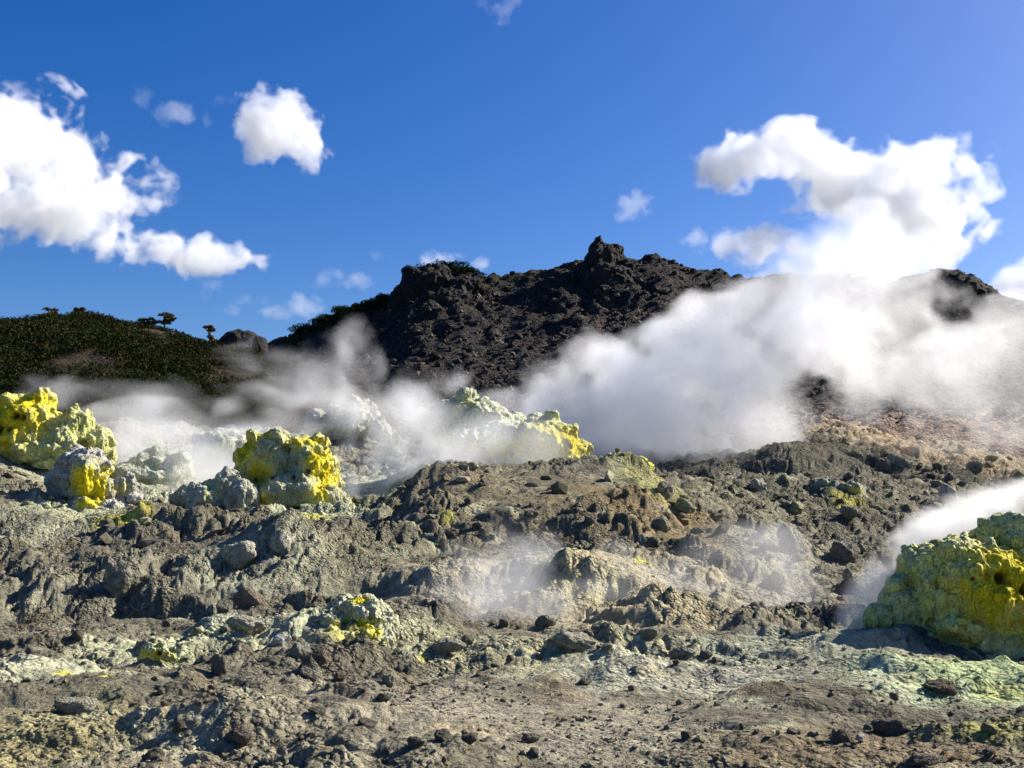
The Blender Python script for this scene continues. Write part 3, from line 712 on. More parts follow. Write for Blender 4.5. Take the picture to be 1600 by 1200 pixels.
ROCKS = [
    ('boulder', 1324, 876, 50, 34, 'dark', 1, 'dark angular boulder alone on the dark slope up-left of the tall fluted mound'),
    ('boulder', 1237, 862, 46, 38, 'grey', 2, 'rounded grey boulder, the larger of two touching ones on the right-hand slope'),
    ('boulder', 1245, 878, 26, 15, 'grey', 3, 'smaller grey boulder tucked below its larger rounded neighbour on the right-hand slope'),
    ('boulder', 1325, 817, 30, 20, 'grey', 4, 'grey boulder straight above the lone dark angular boulder'),
    ('rock', 1312, 965, 38, 18, 'dark', 5, 'flat dark rock at the foot of the slope beside the streaming steam'),
    ('rock', 1063, 1032, 46, 18, 'pale', 6, 'low pale rock with a rounded back in the crusted middle ground'),
    ('rock', 1103, 1031, 22, 14, 'grey', 7, 'small grey rock touching the right end of the low pale rock'),
    ('rock', 1468, 1087, 56, 20, 'brown', 8, 'smooth dark reddish rock under the pale lip in front of the tall mound'),
    ('rock', 1393, 1150, 50, 27, 'dark', 9, 'dark wedge-shaped rock on the brown flat at lower right'),
    ('rock', 1317, 1160, 42, 26, 'brown', 10, 'brown broken rock with a whitish pebble at its right end'),
    ('stone', 1344, 1157, 15, 11, 'white', 11, 'whitish pebble at the right end of the brown broken rock'),
    ('slab', 1438, 1198, 88, 22, 'dark', 12, 'long flat dark slab cut by the bottom edge of the frame'),
    ('rock', 1547, 1144, 24, 16, 'olive', 13, 'small yellowish lump on the brown flat at the right edge'),
    ('stone', 1072, 1156, 16, 12, 'dark', 14, 'small dark stone on the pinkish flat below the low pale rock'),
    ('rock', 1220, 918, 30, 22, 'olive', 15, 'yellowish rock below the two touching grey boulders'),
    ('rock', 1327, 912, 20, 20, 'pale', 16, 'narrow pale rock just below the lone dark angular boulder'),
    ('boulder', 1032, 829, 42, 28, 'grey', 17, 'rounded grey boulder on the bare tan flank right of the central crest'),
    ('rock', 1019, 857, 20, 18, 'grey', 18, 'small grey rock just below the rounded boulder on the tan flank'),
    ('rock', 828, 813, 24, 15, 'grey', 19, 'grey rock standing in the middle of the central hump'),
    ('rock', 848, 983, 40, 19, 'grey', 20, 'rounded dark rock at the foot of the pale near bank'),
    ('stone', 649, 1170, 30, 16, 'dark', 21, 'flat dark stone at the bottom, leftmost of four in a loose row'),
    ('stone', 691, 1158, 30, 17, 'dark', 22, 'dark stone in the loose row at the bottom, second from its left end'),
    ('stone', 734, 1164, 24, 14, 'dark', 23, 'dark stone in the loose row at the bottom, third from its left end'),
    ('stone', 833, 1182, 22, 16, 'dark', 24, 'lone dark stone right of the loose row near the bottom edge'),
    ('stone', 829, 1161, 28, 14, 'grey', 25, 'flat grey stone just above the lone dark stone near the bottom edge'),
    ('stone', 598, 1097, 28, 12, 'dark', 26, 'thin dark stone on the pinkish flat below the knee-high sulphur vent'),
    ('stone', 574, 1136, 34, 12, 'dark', 27, 'long low dark stone on the flat above and left of the loose row'),
    ('stone', 606, 1070, 24, 16, 'pale', 28, 'pale stone a little below the knee-high sulphur vent'),
    ('stone', 532, 1066, 20, 15, 'brown', 29, 'brown stone beside the grey mud cone, at its right'),
    ('outcrop', 898, 1016, 80, 22, 'pale', 30, 'broad flat grey outcrop in the crusted ground right of centre'),
    ('rock', 949, 1021, 28, 12, 'pale', 31, 'small grey rock touching the right side of the broad flat outcrop'),
    ('slab', 1015, 1000, 34, 16, 'pale', 32, 'pale slab above the low pale rock in the crusted middle ground'),
    ('stone', 913, 1071, 28, 13, 'dark', 33, 'dark stone in the shadow below the broad flat outcrop'),
    ('outcrop', 693, 1024, 66, 20, 'pale', 34, 'low grey outcrop directly right of the knee-high sulphur vent'),
    ('slab', 672, 845, 42, 14, 'pale', 35, 'pale flat slab near the left foot of the central hump'),
    ('rock', 703, 841, 26, 12, 'brown', 36, 'brownish rock at the right end of the pale flat slab'),
    ('boulder', 374, 892, 52, 38, 'pale', 37, 'pale split boulder on the shadowed left bank'),
    ('boulder', 441, 871, 48, 40, 'pale', 38, 'pale domed boulder at the top of the left bank'),
    ('boulder', 192, 934, 54, 50, 'grey', 39, 'grey boulder with a flat lit face above the deep shadow on the left'),
    ('boulder', 390, 948, 58, 36, 'brown', 40, 'rounded boulder with a brown front below the pale split boulder'),
    ('rock', 352, 955, 26, 22, 'grey', 41, 'grey rock touching the left side of the brown-fronted boulder'),
    ('stone', 342, 1053, 28, 30, 'grey', 42, 'cone-shaped grey stone standing on the pale band at left'),
    ('rock', 472, 1028, 40, 20, 'pale', 44, 'smooth pale rock behind the grey mud cone'),
    ('rock', 501, 1039, 44, 26, 'brown', 45, 'angular brown rock between the mud cone and the knee-high vent'),
    ('rock', 385, 990, 66, 28, 'pale', 46, 'knobbly pale rock lying on the greenish crust left of centre'),
    ('rock', 438, 1008, 30, 16, 'white', 47, 'whitish rock on the crust, up-left of the grey mud cone'),
    ('rock', 367, 1168, 58, 28, 'dark', 48, 'big rough dark rock near the bottom left'),
    ('rock', 280, 1146, 24, 22, 'dark', 49, 'dark rock left of the big rough dark rock'),
    ('stone', 494, 1117, 30, 11, 'dark', 50, 'flat dark stone alone on the tan flat below the mud cone'),
    ('outcrop', 121, 1116, 66, 22, 'pale', 51, 'rough grey outcrop at lower left beside the sandy patch'),
    ('stone', 121, 1004, 22, 15, 'dark', 52, 'dark stone on the shaded ground at far left'),
    ('boulder', 1040, 779, 32, 28, 'grey', 53, 'grey boulder on the right shoulder of the central crest, upper of two'),
    ('boulder', 1068, 799, 36, 24, 'olive', 54, 'yellowish boulder on the right shoulder of the central crest, lower of two'),
    ('boulder', 1407, 726, 38, 26, 'grey', 55, 'large grey boulder on the far ridge below the thin steam'),
    ('rock', 1380, 737, 22, 20, 'dark', 56, 'dark rock touching the left of the large far-ridge boulder'),
    ('boulder', 1484, 782, 30, 28, 'pale', 57, 'pale angular boulder on the far dark slope at right'),
    ('rock', 1186, 762, 30, 16, 'pale', 58, 'pale rock at the lower edge of the thick plume'),
    ('rock', 1416, 800, 24, 18, 'dark', 59, 'dark rock below and left of the pale angular boulder'),
    ('rock', 1525, 741, 24, 20, 'grey', 60, 'grey rock on the far slope above the tall fluted mound'),
    ('rock', 1244, 804, 32, 20, 'olive', 61, 'olive rock above the two touching grey boulders'),
    ('rock', 1087, 834, 30, 16, 'grey', 62, 'flat grey rock right of the rounded boulder on the tan flank'),
    ('stone', 1545, 1185, 26, 12, 'dark', 63, 'flat dark stone in the bottom right corner'),
    ('stone', 240, 1188, 34, 18, 'brown', 64, 'brown stone at the bottom edge left of the big rough dark rock'),
    ('rock', 735, 735, 26, 14, 'pale', 65, 'pale reddish rock on the left brow of the central crest'),
]
for k, (name, px, py, w, h, kind, seed, lab) in enumerate(ROCKS):
    rock(name, px, py, w, h, kind, seed % 14 + 1, lab, deep=0.9 if name == 'slab' else 1.0)
rock('mud_cone', 478, 1060, 56, 38, 'grey', 43, 'grey cone of dried mud in front of the knee-high sulphur vent', cone=True)['category'] = 'mud cone'

# smaller stones, each its own, that nothing tells apart within their patch of ground
ZONES = [  # name, px range, py range, how many, size range in pixels, kinds, label
    (430, 1060, 1075, 1195, 28, (7, 15), ('grey', 'brown', 'grey'), 'small stone scattered on the pinkish sandy flat at the bottom centre'),
    (20, 420, 1065, 1195, 24, (7, 16), ('grey', 'brown', 'pale'), 'small rough stone on the sandy ground at the bottom left'),
    (1070, 1590, 1085, 1195, 24, (7, 16), ('dark', 'brown', 'grey'), 'small dark stone on the brown flat at the bottom right'),
    (120, 500, 960, 1050, 26, (9, 18), ('pale', 'grey'), 'small pale stone on the greenish crusted band at left'),
    (660, 1260, 975, 1060, 26, (9, 20), ('pale', 'grey', 'brown'), 'small stone on the crusted ground below the near bank'),
    (1130, 1600, 700, 860, 42, (11, 24), ('grey', 'dark', 'olive'), 'rounded block in the rubble of the dark right-hand slope'),
    (640, 1040, 735, 860, 14, (9, 18), ('grey', 'brown', 'dark'), 'small stone on the brown central hump'),
]
LANDMARKS = [(1324, 870, 'the lone dark angular boulder'), (1240, 865, 'the two touching grey boulders'), (1063, 1028, 'the low pale rock'), (1468, 1080, 'the dark reddish rock'),
    (1393, 1145, 'the dark wedge-shaped rock'), (1317, 1155, 'the brown broken rock'), (1438, 1192, 'the long flat dark slab'), (1032, 820, 'the rounded boulder on the tan flank'),
    (828, 808, 'the grey rock in mid hump'), (848, 976, 'the rounded dark rock below the near bank'), (680, 1162, 'the loose row of dark stones'), (833, 1176, 'the lone dark stone near the bottom'),
    (598, 1093, 'the thin dark stone'), (898, 1008, 'the broad flat outcrop'), (693, 1016, 'the outcrop beside the knee-high vent'), (555, 990, 'the knee-high sulphur vent'), (478, 1045, 'the grey mud cone'),
    (342, 1040, 'the cone-shaped grey stone'), (385, 982, 'the knobbly pale rock'), (245, 1024, 'the ankle-high yellow crust'), (367, 1155, 'the big rough dark rock'), (494, 1113, 'the flat dark stone below the mud cone'),
    (121, 1100, 'the rough grey outcrop'), (1407, 716, 'the large far-ridge boulder'), (1484, 772, 'the pale angular boulder'), (1186, 756, 'the pale rock under the plume'), (1315, 770, 'the low olive mound'),
    (1040, 770, 'the upper boulder on the crest shoulder'), (1500, 960, 'the tall fluted mound'), (672, 840, 'the pale flat slab'), (735, 730, 'the pale reddish rock on the brow'), (1072, 1150, 'the small dark stone on the pinkish flat'),
    (1525, 732, 'the grey rock on the far slope'), (574, 1130, 'the long low dark stone'), (1547, 1136, 'the yellowish lump at the edge'), (121, 1000, 'the dark stone on shaded ground')]
COLOUR = {'grey': 'grey', 'dark': 'dark', 'brown': 'brown', 'pale': 'pale', 'olive': 'yellowish', 'white': 'whitish'}
PEBBLES = {}
for (x0, x1, y0, y1, n, (s0, s1), kinds, lab) in ZONES:
    r = random.Random(x0 + y0)
    for k in range(n):
        w = s0 + (s1 - s0) * r.random() ** 2
        px, py, kd = r.uniform(x0, x1), r.uniform(y0, y1), r.choice(kinds)
        o = rock('stone', px, py, w, w * r.uniform(0.45, 0.8), kd, r.randrange(1, 15), lab, sub=3)
        o['group'] = 'loose stones on the fumarole field'
        lx, ly, phrase = min(LANDMARKS, key=lambda m: (m[0] - px) ** 2 + 2.5 * (m[1] - py) ** 2)
        a = math.degrees(math.atan2(ly - py, px - lx)) % 360
        way = ['right of', 'up-right of', 'above', 'up-left of', 'left of', 'down-left of', 'below', 'down-right of'][int((a + 22.5) // 45) % 8]
        PEBBLES.setdefault((COLOUR[kd], way, phrase), []).append((math.hypot(px - lx, py - ly), id(o), o))

RANK = ['nearest', 'second nearest', 'third nearest', 'fourth nearest', 'fifth nearest', 'sixth nearest', 'seventh nearest', 'eighth nearest', 'ninth nearest', 'tenth nearest']
for (colour, way, phrase), members in PEBBLES.items():
    for k, (d, _, o) in enumerate(sorted(members)):
        o['label'] = ('small %s stone just %s %s' % (colour, way, phrase)) if len(members) == 1 else ('%s small %s stone %s %s' % (RANK[min(k, 9)], colour, way, phrase))

# gravel and rubble too small to count
def rubble(name, n, xy, zfun, size, seed, mat, tint, flat=0.75, squash=0.7):
    bm = bmesh.new(); bmesh.ops.create_icosphere(bm, subdivisions=1, radius=1.0)
    B = np.array([v.co[:] for v in bm.verts], f32); Fa = np.array([[v.index for v in f.verts] for f in bm.faces], np.int32); bm.free()
    r = np.random.default_rng(seed)
    x, y = xy
    n = len(x)
    s = size(r, n, y)
    rot = r.uniform(0, 2 * np.pi, n)
    V = B[None] * (1 + 0.38 * r.standard_normal((n, len(B), 1)).clip(-1.2, 1.2)) * r.uniform(0.6, 1.25, (n, 1, 3))
    V[..., 2] *= squash
    c, sn = np.cos(rot)[:, None], np.sin(rot)[:, None]
    Vx = V[..., 0] * c - V[..., 1] * sn; Vy = V[..., 0] * sn + V[..., 1] * c
    V = np.stack([Vx, Vy, V[..., 2]], -1) * s[:, None, None]
    z = zfun(x, y)
    V += np.stack([x, y, z + 0.25 * s], -1)[:, None, :]
    me = mesh_np(name, V.reshape(-1, 3), (Fa[None] + (np.arange(n) * len(B))[:, None, None]).reshape(-1, 3), False)
    C = (tint(x, y) if callable(tint) else np.array(tint, f32)[r.integers(0, len(tint), n)]) * r.uniform(0.65, 1.3, (n, 1))
    set_color(me, np.repeat(C, len(B), 0))
    return link(name, me, mat, kind='stuff')
def ground_tint(x, y):
    i = np.clip(np.rint(np.interp(np.log(y), _lgy, np.arange(NR))).astype(int), 0, NR - 1); j = np.clip(np.rint(np.interp(x / y, g_u, np.arange(len(g_u)))).astype(int), 0, len(g_u) - 1)
    return COL[i, j] * 0.85
M_gravel = earth_mat('gravel', 'tint', grain=12.0, bump=0.03, bscale=25.0, fine=80.0)
r = np.random.default_rng(77)
yy = 1.0 / r.uniform(1 / 26.0, 1 / 5.5, 18000)
xx = r.uniform(-0.6, 0.6, 18000) * yy
keep = fbm2(xx, yy, 1.4, 3, 333) + r.uniform(-0.35, 0.35, 18000) > 0.0
xx, yy = xx[keep], yy[keep]
rubble('gravel', 0, (xx, yy), ground_z, lambda r, n, y: (0.007 + 0.020 * r.random(n) ** 4) * (0.55 + y / 16.0), 5, M_gravel, ground_tint)['label'] = 'loose grey gravel strewn over the near ground'
yy = r.uniform(22, 70, 5200); xx = r.uniform(-0.55, 0.6, 5200) * yy
keep = fbm2(xx, yy, 5.0, 3, 343) + r.uniform(-0.3, 0.3, 5200) > 0.0
rubble('rubble', 0, (xx[keep], yy[keep]), ground_z, lambda r, n, y: 0.04 + 0.16 * r.random(n) ** 4, 6, M_gravel, ground_tint)['label'] = 'broken grey rubble over the banks and slopes'
yy = r.uniform(63, 106, 15000); xx = r.uniform(-0.42, 0.55, 15000) * yy
rubble('scree', 0, (xx, yy), lambda a, b: sheet_z(a, b, m_u, m_y, MZ), lambda r, n, y: 0.08 + 0.26 * r.random(n) ** 5, 8, M_scree, [(0.035, 0.030, 0.026), (0.045, 0.037, 0.030), (0.06, 0.05, 0.041), (0.15, 0.125, 0.10)])['label'] = 'dark loose scree stones covering the mountain face'

# ------------------------------------------------------------------ dwarf pine scrub and the small trees on the skyline
def leaf_mat(name, a, b):
    m, nt, bs = new_mat(name)
    at = nt.nodes.new('ShaderNodeAttribute'); at.attribute_name = 'tint'
    nt.links.new(at.outputs['Color'], bs.inputs['Base Color'])
    bs.inputs['Roughness'].default_value = 1.0
    bs.inputs['Specular IOR Level'].default_value = 0.0
    return m
M_leaf = leaf_mat('needles', 0, 0)
M_bark = earth_mat('bark', base=(0.07, 0.05, 0.035), grain=6.0, bump=0.03, bscale=12.0)
def leaves(centres, radii, per, size, seed, tints, up=0.5, squash=0.7):
    """leaf-sized triangles spread through bush volumes"""
    r = np.random.default_rng(seed)
    n = len(centres)
    d = r.standard_normal((n, per, 3)); d /= np.linalg.norm(d, axis=-1, keepdims=True)
    d[..., 2] = np.abs(d[..., 2]) * 0.9 + d[..., 2] * 0.1
    rad = r.uniform(0.35, 1.0, (n, per, 1)) ** 0.5
    c = centres[:, None, :] + d * rad * radii[:, None, None] * np.array((1, 1, squash))
    a = d + 0.8 * r.standard_normal((n, per, 3)); a[..., 2] += up; a /= np.linalg.norm(a, axis=-1, keepdims=True)
    b = np.cross(a, r.standard_normal((n, per, 3))); b /= np.linalg.norm(b, axis=-1, keepdims=True) + 1e-6
    s = size * r.uniform(0.6, 1.3, (n, per, 1))
    V = np.stack([c - b * s * 0.35, c + b * s * 0.35, c + a * s * 1.2], 2).reshape(-1, 3)
    T = np.array(tints, f32)[r.integers(0, len(tints), n)] * r.uniform(0.7, 1.3, (n, 1))
    C = np.repeat(T[:, None, :] * r.uniform(0.7, 1.3, (n, per, 1)), 3, 1).reshape(-1, 3)
    return V, C
def leaf_mesh(name, V, C):
    me = mesh_np(name, V, np.arange(len(V), dtype=np.int32).reshape(-1, 3), False)
    set_color(me, C); return me
r = np.random.default_rng(91)
n = 15000
hy = r.uniform(54, 83, n); hx = r.uniform(-0.62, -0.16, n) * hy
k = fbm2(hx, hy, 5.0, 4, 321) + r.uniform(-0.15, 0.15, n) + 0.10 * sstep(-28, -36, hx)
keep = k > -0.14
hx, hy = hx[keep], hy[keep]
cz = sheet_z(hx, hy, h_u, h_y, HZ) - 0.05
ctr = np.stack([hx, hy, cz], 1)
V, C = leaves(ctr, r.uniform(0.45, 1.0, len(ctr)), 42, 0.105, 3, [(0.022, 0.034, 0.011), (0.030, 0.041, 0.012), (0.038, 0.040, 0.013), (0.020, 0.030, 0.012), (0.046, 0.036, 0.014)], 0.1, 0.42)
link('scrub', leaf_mesh('scrub', V, C), M_leaf, kind='stuff', label='dense dark green dwarf pine scrub covering the left hill')
# scrub along the mountain's left ridge and brow
pts = []
for (px, py, w, n) in [(470, 520, 18, 30), (505, 498, 16, 30), (535, 482, 12, 36), (560, 478, 25, 40), (595, 470, 18, 30), (690, 420, 45, 90), (730, 428, 22, 30)]:
    for _ in range(n):
        x = float(u_of(px + r.normal() * w * 0.6, 440)) ; y = 103.0 + r.normal() * 1.3
        pts.append((x * y, y, float(sheet_z(x * y, y, m_u, m_y, MZ)) + r.uniform(-0.1, 0.3)))
ctr = np.array(pts)
V, C = leaves(ctr, r.uniform(0.4, 0.8, len(ctr)), 70, 0.14, 4, [(0.020, 0.028, 0.009), (0.026, 0.034, 0.010), (0.032, 0.034, 0.010)], 0.1, 0.5)
link('ridge_scrub', leaf_mesh('ridge_scrub', V, C), M_leaf, kind='stuff', label='dark low scrub along the brow of the mountain ridge')

def limb(path, r0, r1, sides=7):
    path = [np.array(p, float) for p in path]; n = len(path); V = []
    for i, p in enumerate(path):
        t = path[min(i + 1, n - 1)] - path[max(i - 1, 0)]; t /= np.linalg.norm(t)
        a = np.cross(t, (0.3, 0.9, 0.1)); a /= np.linalg.norm(a); b = np.cross(t, a)
        rr = r0 + (r1 - r0) * i / (n - 1)
        V += [p + rr * (math.cos(k * 2 * math.pi / sides) * a + math.sin(k * 2 * math.pi / sides) * b) for k in range(sides)]
    Fa = [[i * sides + k, i * sides + (k + 1) % sides, (i + 1) * sides + (k + 1) % sides, (i + 1) * sides + k] for i in range(n - 1) for k in range(sides)]
    return np.array(V), np.array(Fa)
def small_tree(px, py, hpx, wpx, lean, seed, tints, label, base=82.0):
    y = 80.0
    p = place(px, py, y)
    s = y / F
    H, W = hpx * s, wpx * s
    zb = float(sheet_z(p.x, y, h_u, h_y, HZ)) - 0.1
    root = bpy.data.objects.new('dwarf_tree', None); col.objects.link(root); root.location = (p.x, y, zb)
    root['label'] = label; root['category'] = 'tree'; root['group'] = 'small trees on the hill skyline'
    H = max(H, 0.5) + max(0.0, p.z - zb)
    rr = random.Random(seed)
    Vs, Fs, off = [], [], 0
    tips = []
    top = np.array((lean * H, 0, H * 0.85))
    paths = [([(0, 0, -0.2), (lean * H * 0.2, 0.05, H * 0.35), tuple(top * 0.75), tuple(top)], 0.09, 0.03)]
    for k in range(6):
        a = rr.uniform(0, 2 * math.pi); t0 = rr.uniform(0.35, 0.8)
        q = top * t0; e = q + np.array((math.cos(a) * W * 0.45 + lean * H * 0.25, math.sin(a) * W * 0.4, rr.uniform(0.0, 0.3) * H))
        paths.append(([tuple(q), tuple((q + e) / 2 + np.array((0, 0, 0.05))), tuple(e)], 0.045, 0.015)); tips.append(e); tips.append((q + e) / 2)
    tips.append(top)
    for pth, a, b in paths:
        V, Fa = limb(pth, a, b); Vs.append(V); Fs.append(Fa + off); off += len(V)
    link('trunk', mesh_np('trunk', np.concatenate(Vs), np.concatenate(Fs)), M_bark, root)
    ct = np.array(tips)
    ct = np.concatenate([ct, ct + np.random.default_rng(seed).normal(0, 0.12 * W, ct.shape) * (1, 1, 0.5)])
    V, C = leaves(ct, np.full(len(ct), W * 0.17), 70, 0.13, seed, tints, 0.3, 0.6)
    link('crown', leaf_mesh('crown', V, C), M_leaf, root)
autumn = [(0.16, 0.085, 0.022), (0.12, 0.075, 0.022), (0.09, 0.075, 0.022)]
green = [(0.05, 0.055, 0.018), (0.075, 0.065, 0.02), (0.06, 0.05, 0.018)]
small_tree(92, 494, 17, 22, -0.35, 1, autumn, 'wind-bent russet dwarf tree, leftmost on the hill skyline')
small_tree(142, 494, 17, 20, -0.55, 2, autumn, 'slanting russet dwarf tree, second from the left on the hill skyline')
small_tree(256, 508, 24, 26, 0.05, 3, [(0.12, 0.10, 0.03), (0.085, 0.075, 0.022), (0.06, 0.055, 0.018)], 'round bushy olive dwarf tree, tallest on the hill skyline')
small_tree(346, 530, 26, 20, -0.5, 4, [(0.19, 0.11, 0.03), (0.14, 0.09, 0.025)], 'orange-brown leaning dwarf tree beside the huge dark boulder')
small_tree(236, 508, 12, 20, -0.2, 5, green, 'low green shrub tree touching the round bushy one at its left')

# ------------------------------------------------------------------ steam and clouds: density grids filled voxel by voxel
def lattice_noise(shape, org, dx, wl_, seed):
    """smooth noise on a regular grid: a random lattice carried over by cubic splines along each axis"""
    r = np.random.default_rng(seed)
    mats, dims = [], []
    for n, o, d, w in zip(shape, org, dx, wl_):
        c = (o + np.arange(n) * d) / w
        c = c - math.floor(c[0])
        i = np.floor(c).astype(int); f = c - i
        m = i[-1] + 4
        A = np.zeros((n, m), f32)
        wts = [(1 - f) ** 3 / 6, (3 * f ** 3 - 6 * f ** 2 + 4) / 6, (-3 * f ** 3 + 3 * f ** 2 + 3 * f + 1) / 6, f ** 3 / 6]
        for k, wt in enumerate(wts): A[np.arange(n), i + k] = wt
        mats.append(A); dims.append(m)
    R = r.standard_normal(dims).astype(f32)
    N = np.tensordot(mats[0], R, (1, 0))
    N = np.tensordot(mats[1], N, (1, 1)).transpose(1, 0, 2)
    N = np.tensordot(N, mats[2], (2, 1))
    return N * 2.6
def lattice_fbm(shape, org, dx, wl_, octaves, seed, gain=0.55, billow=False):
    out = np.zeros(shape, f32); a = 1.0; s = 0.0; w = np.array(wl_, float)
    for k in range(octaves):
        if np.any(w < 2.0 * np.array(dx)) and k > 1: break
        n = lattice_noise(shape, org, dx, w, seed + k)
        if billow: n = 0.75 - np.abs(n) * 1.25
        out += a * n; s += a; a *= gain; w = w * 0.5
    return out / s
def warped(A, amount, shape, org, dx, wl_, seed):
    idx = []
    I = np.meshgrid(*[np.arange(n) for n in shape], indexing='ij', sparse=True)
    for k in range(3):
        d = lattice_fbm(shape, org, dx, wl_, 2, seed + 10 * k) * amount / dx[k]
        idx.append(np.clip(np.rint(I[k] + d).astype(np.int32), 0, shape[k] - 1))
    return A[idx[0], idx[1], idx[2]]

def vapour_material(name, strength, aniso, tint=(1, 1, 1)):
    m = bpy.data.materials.new(name); m.use_nodes = True
    nt = m.node_tree; nt.nodes.clear()
    out = nt.nodes.new('ShaderNodeOutputMaterial')
    pv = nt.nodes.new('ShaderNodeVolumePrincipled')
    pv.inputs['Color'].default_value = (*tint, 1)
    pv.inputs['Density'].default_value = strength
    pv.inputs['Anisotropy'].default_value = aniso
    nt.links.new(pv.outputs[0], out.inputs['Volume'])
    return m

def fill_volume(o, lo, hi, res, dens, mat):
    """geometry nodes that turn the values stored on the lattice points into a density grid"""
    ng = bpy.data.node_groups.new('density_grid', 'GeometryNodeTree')
    ng.interface.new_socket('Geometry', in_out='INPUT', socket_type='NodeSocketGeometry')
    ng.interface.new_socket('Geometry', in_out='OUTPUT', socket_type='NodeSocketGeometry')
    N, L = ng.nodes, ng.links
    gi, go = N.new('NodeGroupInput'), N.new('NodeGroupOutput')
    pos = N.new('GeometryNodeInputPosition')
    def vm(op, a, b):
        n = N.new('ShaderNodeVectorMath'); n.operation = op
        L.new(a, n.inputs[0])
        if b is not None: n.inputs[1].default_value = b
        return n.outputs[0]
    v = vm('SUBTRACT', pos.outputs[0], lo)
    v = vm('MULTIPLY', v, [(r - 1) / (h - l) for r, h, l in zip(res, hi, lo)])
    v = vm('ADD', v, (0.5, 0.5, 0.5))
    v = vm('FLOOR', v, None)
    v = vm('MULTIPLY', v, (1.0, float(res[0]), float(res[0] * res[1])))
    dt = N.new('ShaderNodeVectorMath'); dt.operation = 'DOT_PRODUCT'; L.new(v, dt.inputs[0]); dt.inputs[1].default_value = (1, 1, 1)
    ad = N.new('ShaderNodeMath'); ad.operation = 'ADD'; L.new(dt.outputs['Value'], ad.inputs[0]); ad.inputs[1].default_value = 0.25
    na = N.new('GeometryNodeInputNamedAttribute'); na.data_type = 'FLOAT'; na.inputs['Name'].default_value = 'vapour'
    si = N.new('GeometryNodeSampleIndex'); si.data_type = 'FLOAT'; si.domain = 'POINT'; si.clamp = True
    L.new(gi.outputs[0], si.inputs['Geometry'])
    L.new(na.outputs[0], si.inputs['Value'])
    L.new(ad.outputs[0], si.inputs['Index'])
    vc = N.new('GeometryNodeVolumeCube')
    L.new(si.outputs[0], vc.inputs['Density'])
    vc.inputs['Background'].default_value = 0.0
    vc.inputs['Min'].default_value = lo; vc.inputs['Max'].default_value = hi
    for ax, r in zip('XYZ', res): vc.inputs['Resolution ' + ax].default_value = r
    sm = N.new('GeometryNodeSetMaterial'); sm.inputs['Material'].default_value = mat
    L.new(vc.outputs[0], sm.inputs[0]); L.new(sm.outputs[0], go.inputs[0])
    md = o.modifiers.new('density_grid', 'NODES'); md.node_group = ng

def vapour(name, Y, puffs, voxel, seed, mat, soft, turb, wl_, warp=0.0, billow=0.3, fade_low=None, label=None, cat=None, group=None, kind=None, power=1.0, margin=1.12, gain=0.55, stretch=(1, 1, 1), smin=0.02, grow=1.0, inner=0.0):
    """puffs: px, py, half width px, half height px, depth offset m, half depth m, strength"""
    E = []
    for (px, py, rx, ry, dy, dep, w) in puffs:
        c = place(px, py, Y + dy); s = (Y + dy) / F
        E.append((np.array(c[:]), np.array((rx * s, dep, ry * s)) * grow, w))
    lo = np.min([c - r * margin for c, r, w in E], 0); hi = np.max([c + r * margin for c, r, w in E], 0)
    if fade_low is not None: lo[2] = max(lo[2], fade_low)
    vx = np.array(voxel, float) if np.ndim(voxel) else np.array([voxel] * 3, float)
    res = np.maximum(np.ceil((hi - lo) / vx).astype(int) + 1, 6)
    dx = (hi - lo) / (res - 1)
    ax = [lo[k] + np.arange(res[k]) * dx[k] for k in range(3)]
    X, Yy, Z = np.meshgrid(*[a.astype(f32) for a in ax], indexing='ij', sparse=True)
    env = np.full(res, -1.0, f32); wsum = np.zeros(res, f32); wtot = np.full(res, 1e-4, f32)
    for c, r, w in E:
        q = 1 - np.sqrt(((X - c[0]) / r[0]) ** 2 + ((Yy - c[1]) / r[1]) ** 2 + ((Z - c[2]) / r[2]) ** 2)
        q = np.maximum(q, -1.0)
        env = np.maximum(env, q)
        k = np.clip(q + 0.45, 0, None) ** 2
        wsum += k * w; wtot += k
    shp = tuple(res)
    wv = np.array([wl_ * s for s in stretch])
    n = (1 - billow) * lattice_fbm(shp, lo, dx, wv, 6, seed, gain) + billow * lattice_fbm(shp, lo, dx, wv * 0.7, 5, seed + 50, gain, True)
    if warp > 0: n = warped(n, warp, shp, lo, dx, wv * 0.8, seed + 90)
    e2 = np.minimum(env * 1.25, 0.6)
    d = sstep(0.0, soft, e2 + turb * n - 0.08) ** power * (wsum / wtot)
    if inner > 0:                                        # thin and thick lobes inside
        m = warped(lattice_fbm(shp, lo, dx, wv * 0.55, 5, seed + 150, 0.7), warp * 0.6, shp, lo, dx, wv * 0.5, seed + 190)
        d = d * (1 - inner + inner * 1.9 * sstep(-0.35, 0.55, m))
    for k in range(3):                                   # nothing may touch the sides of its box
        s = [1, 1, 1]; s[k] = -1
        t = np.minimum(np.arange(res[k]), np.arange(res[k])[::-1]) / max(3.0, 0.04 * res[k])
        d = d * sstep(0, 1, t).reshape(s).astype(f32)
    d[d < smin] = 0
    pts = np.empty((res[2], res[1], res[0], 3), f32)
    pts[..., 0] = ax[0][None, None, :]; pts[..., 1] = ax[1][None, :, None]; pts[..., 2] = ax[2][:, None, None]
    me = bpy.data.meshes.new(name)
    nv = int(res.prod())
    me.vertices.add(nv); me.vertices.foreach_set('co', pts.ravel())
    a = me.attributes.new('vapour', 'FLOAT', 'POINT')
    a.data.foreach_set('value', np.ascontiguousarray(d.transpose(2, 1, 0)).ravel())
    o = link(name, me, mat, label=label, cat=cat, group=group, kind=kind)
    fill_volume(o, tuple(lo), tuple(hi), tuple(int(r) for r in res), d, mat)
    return o

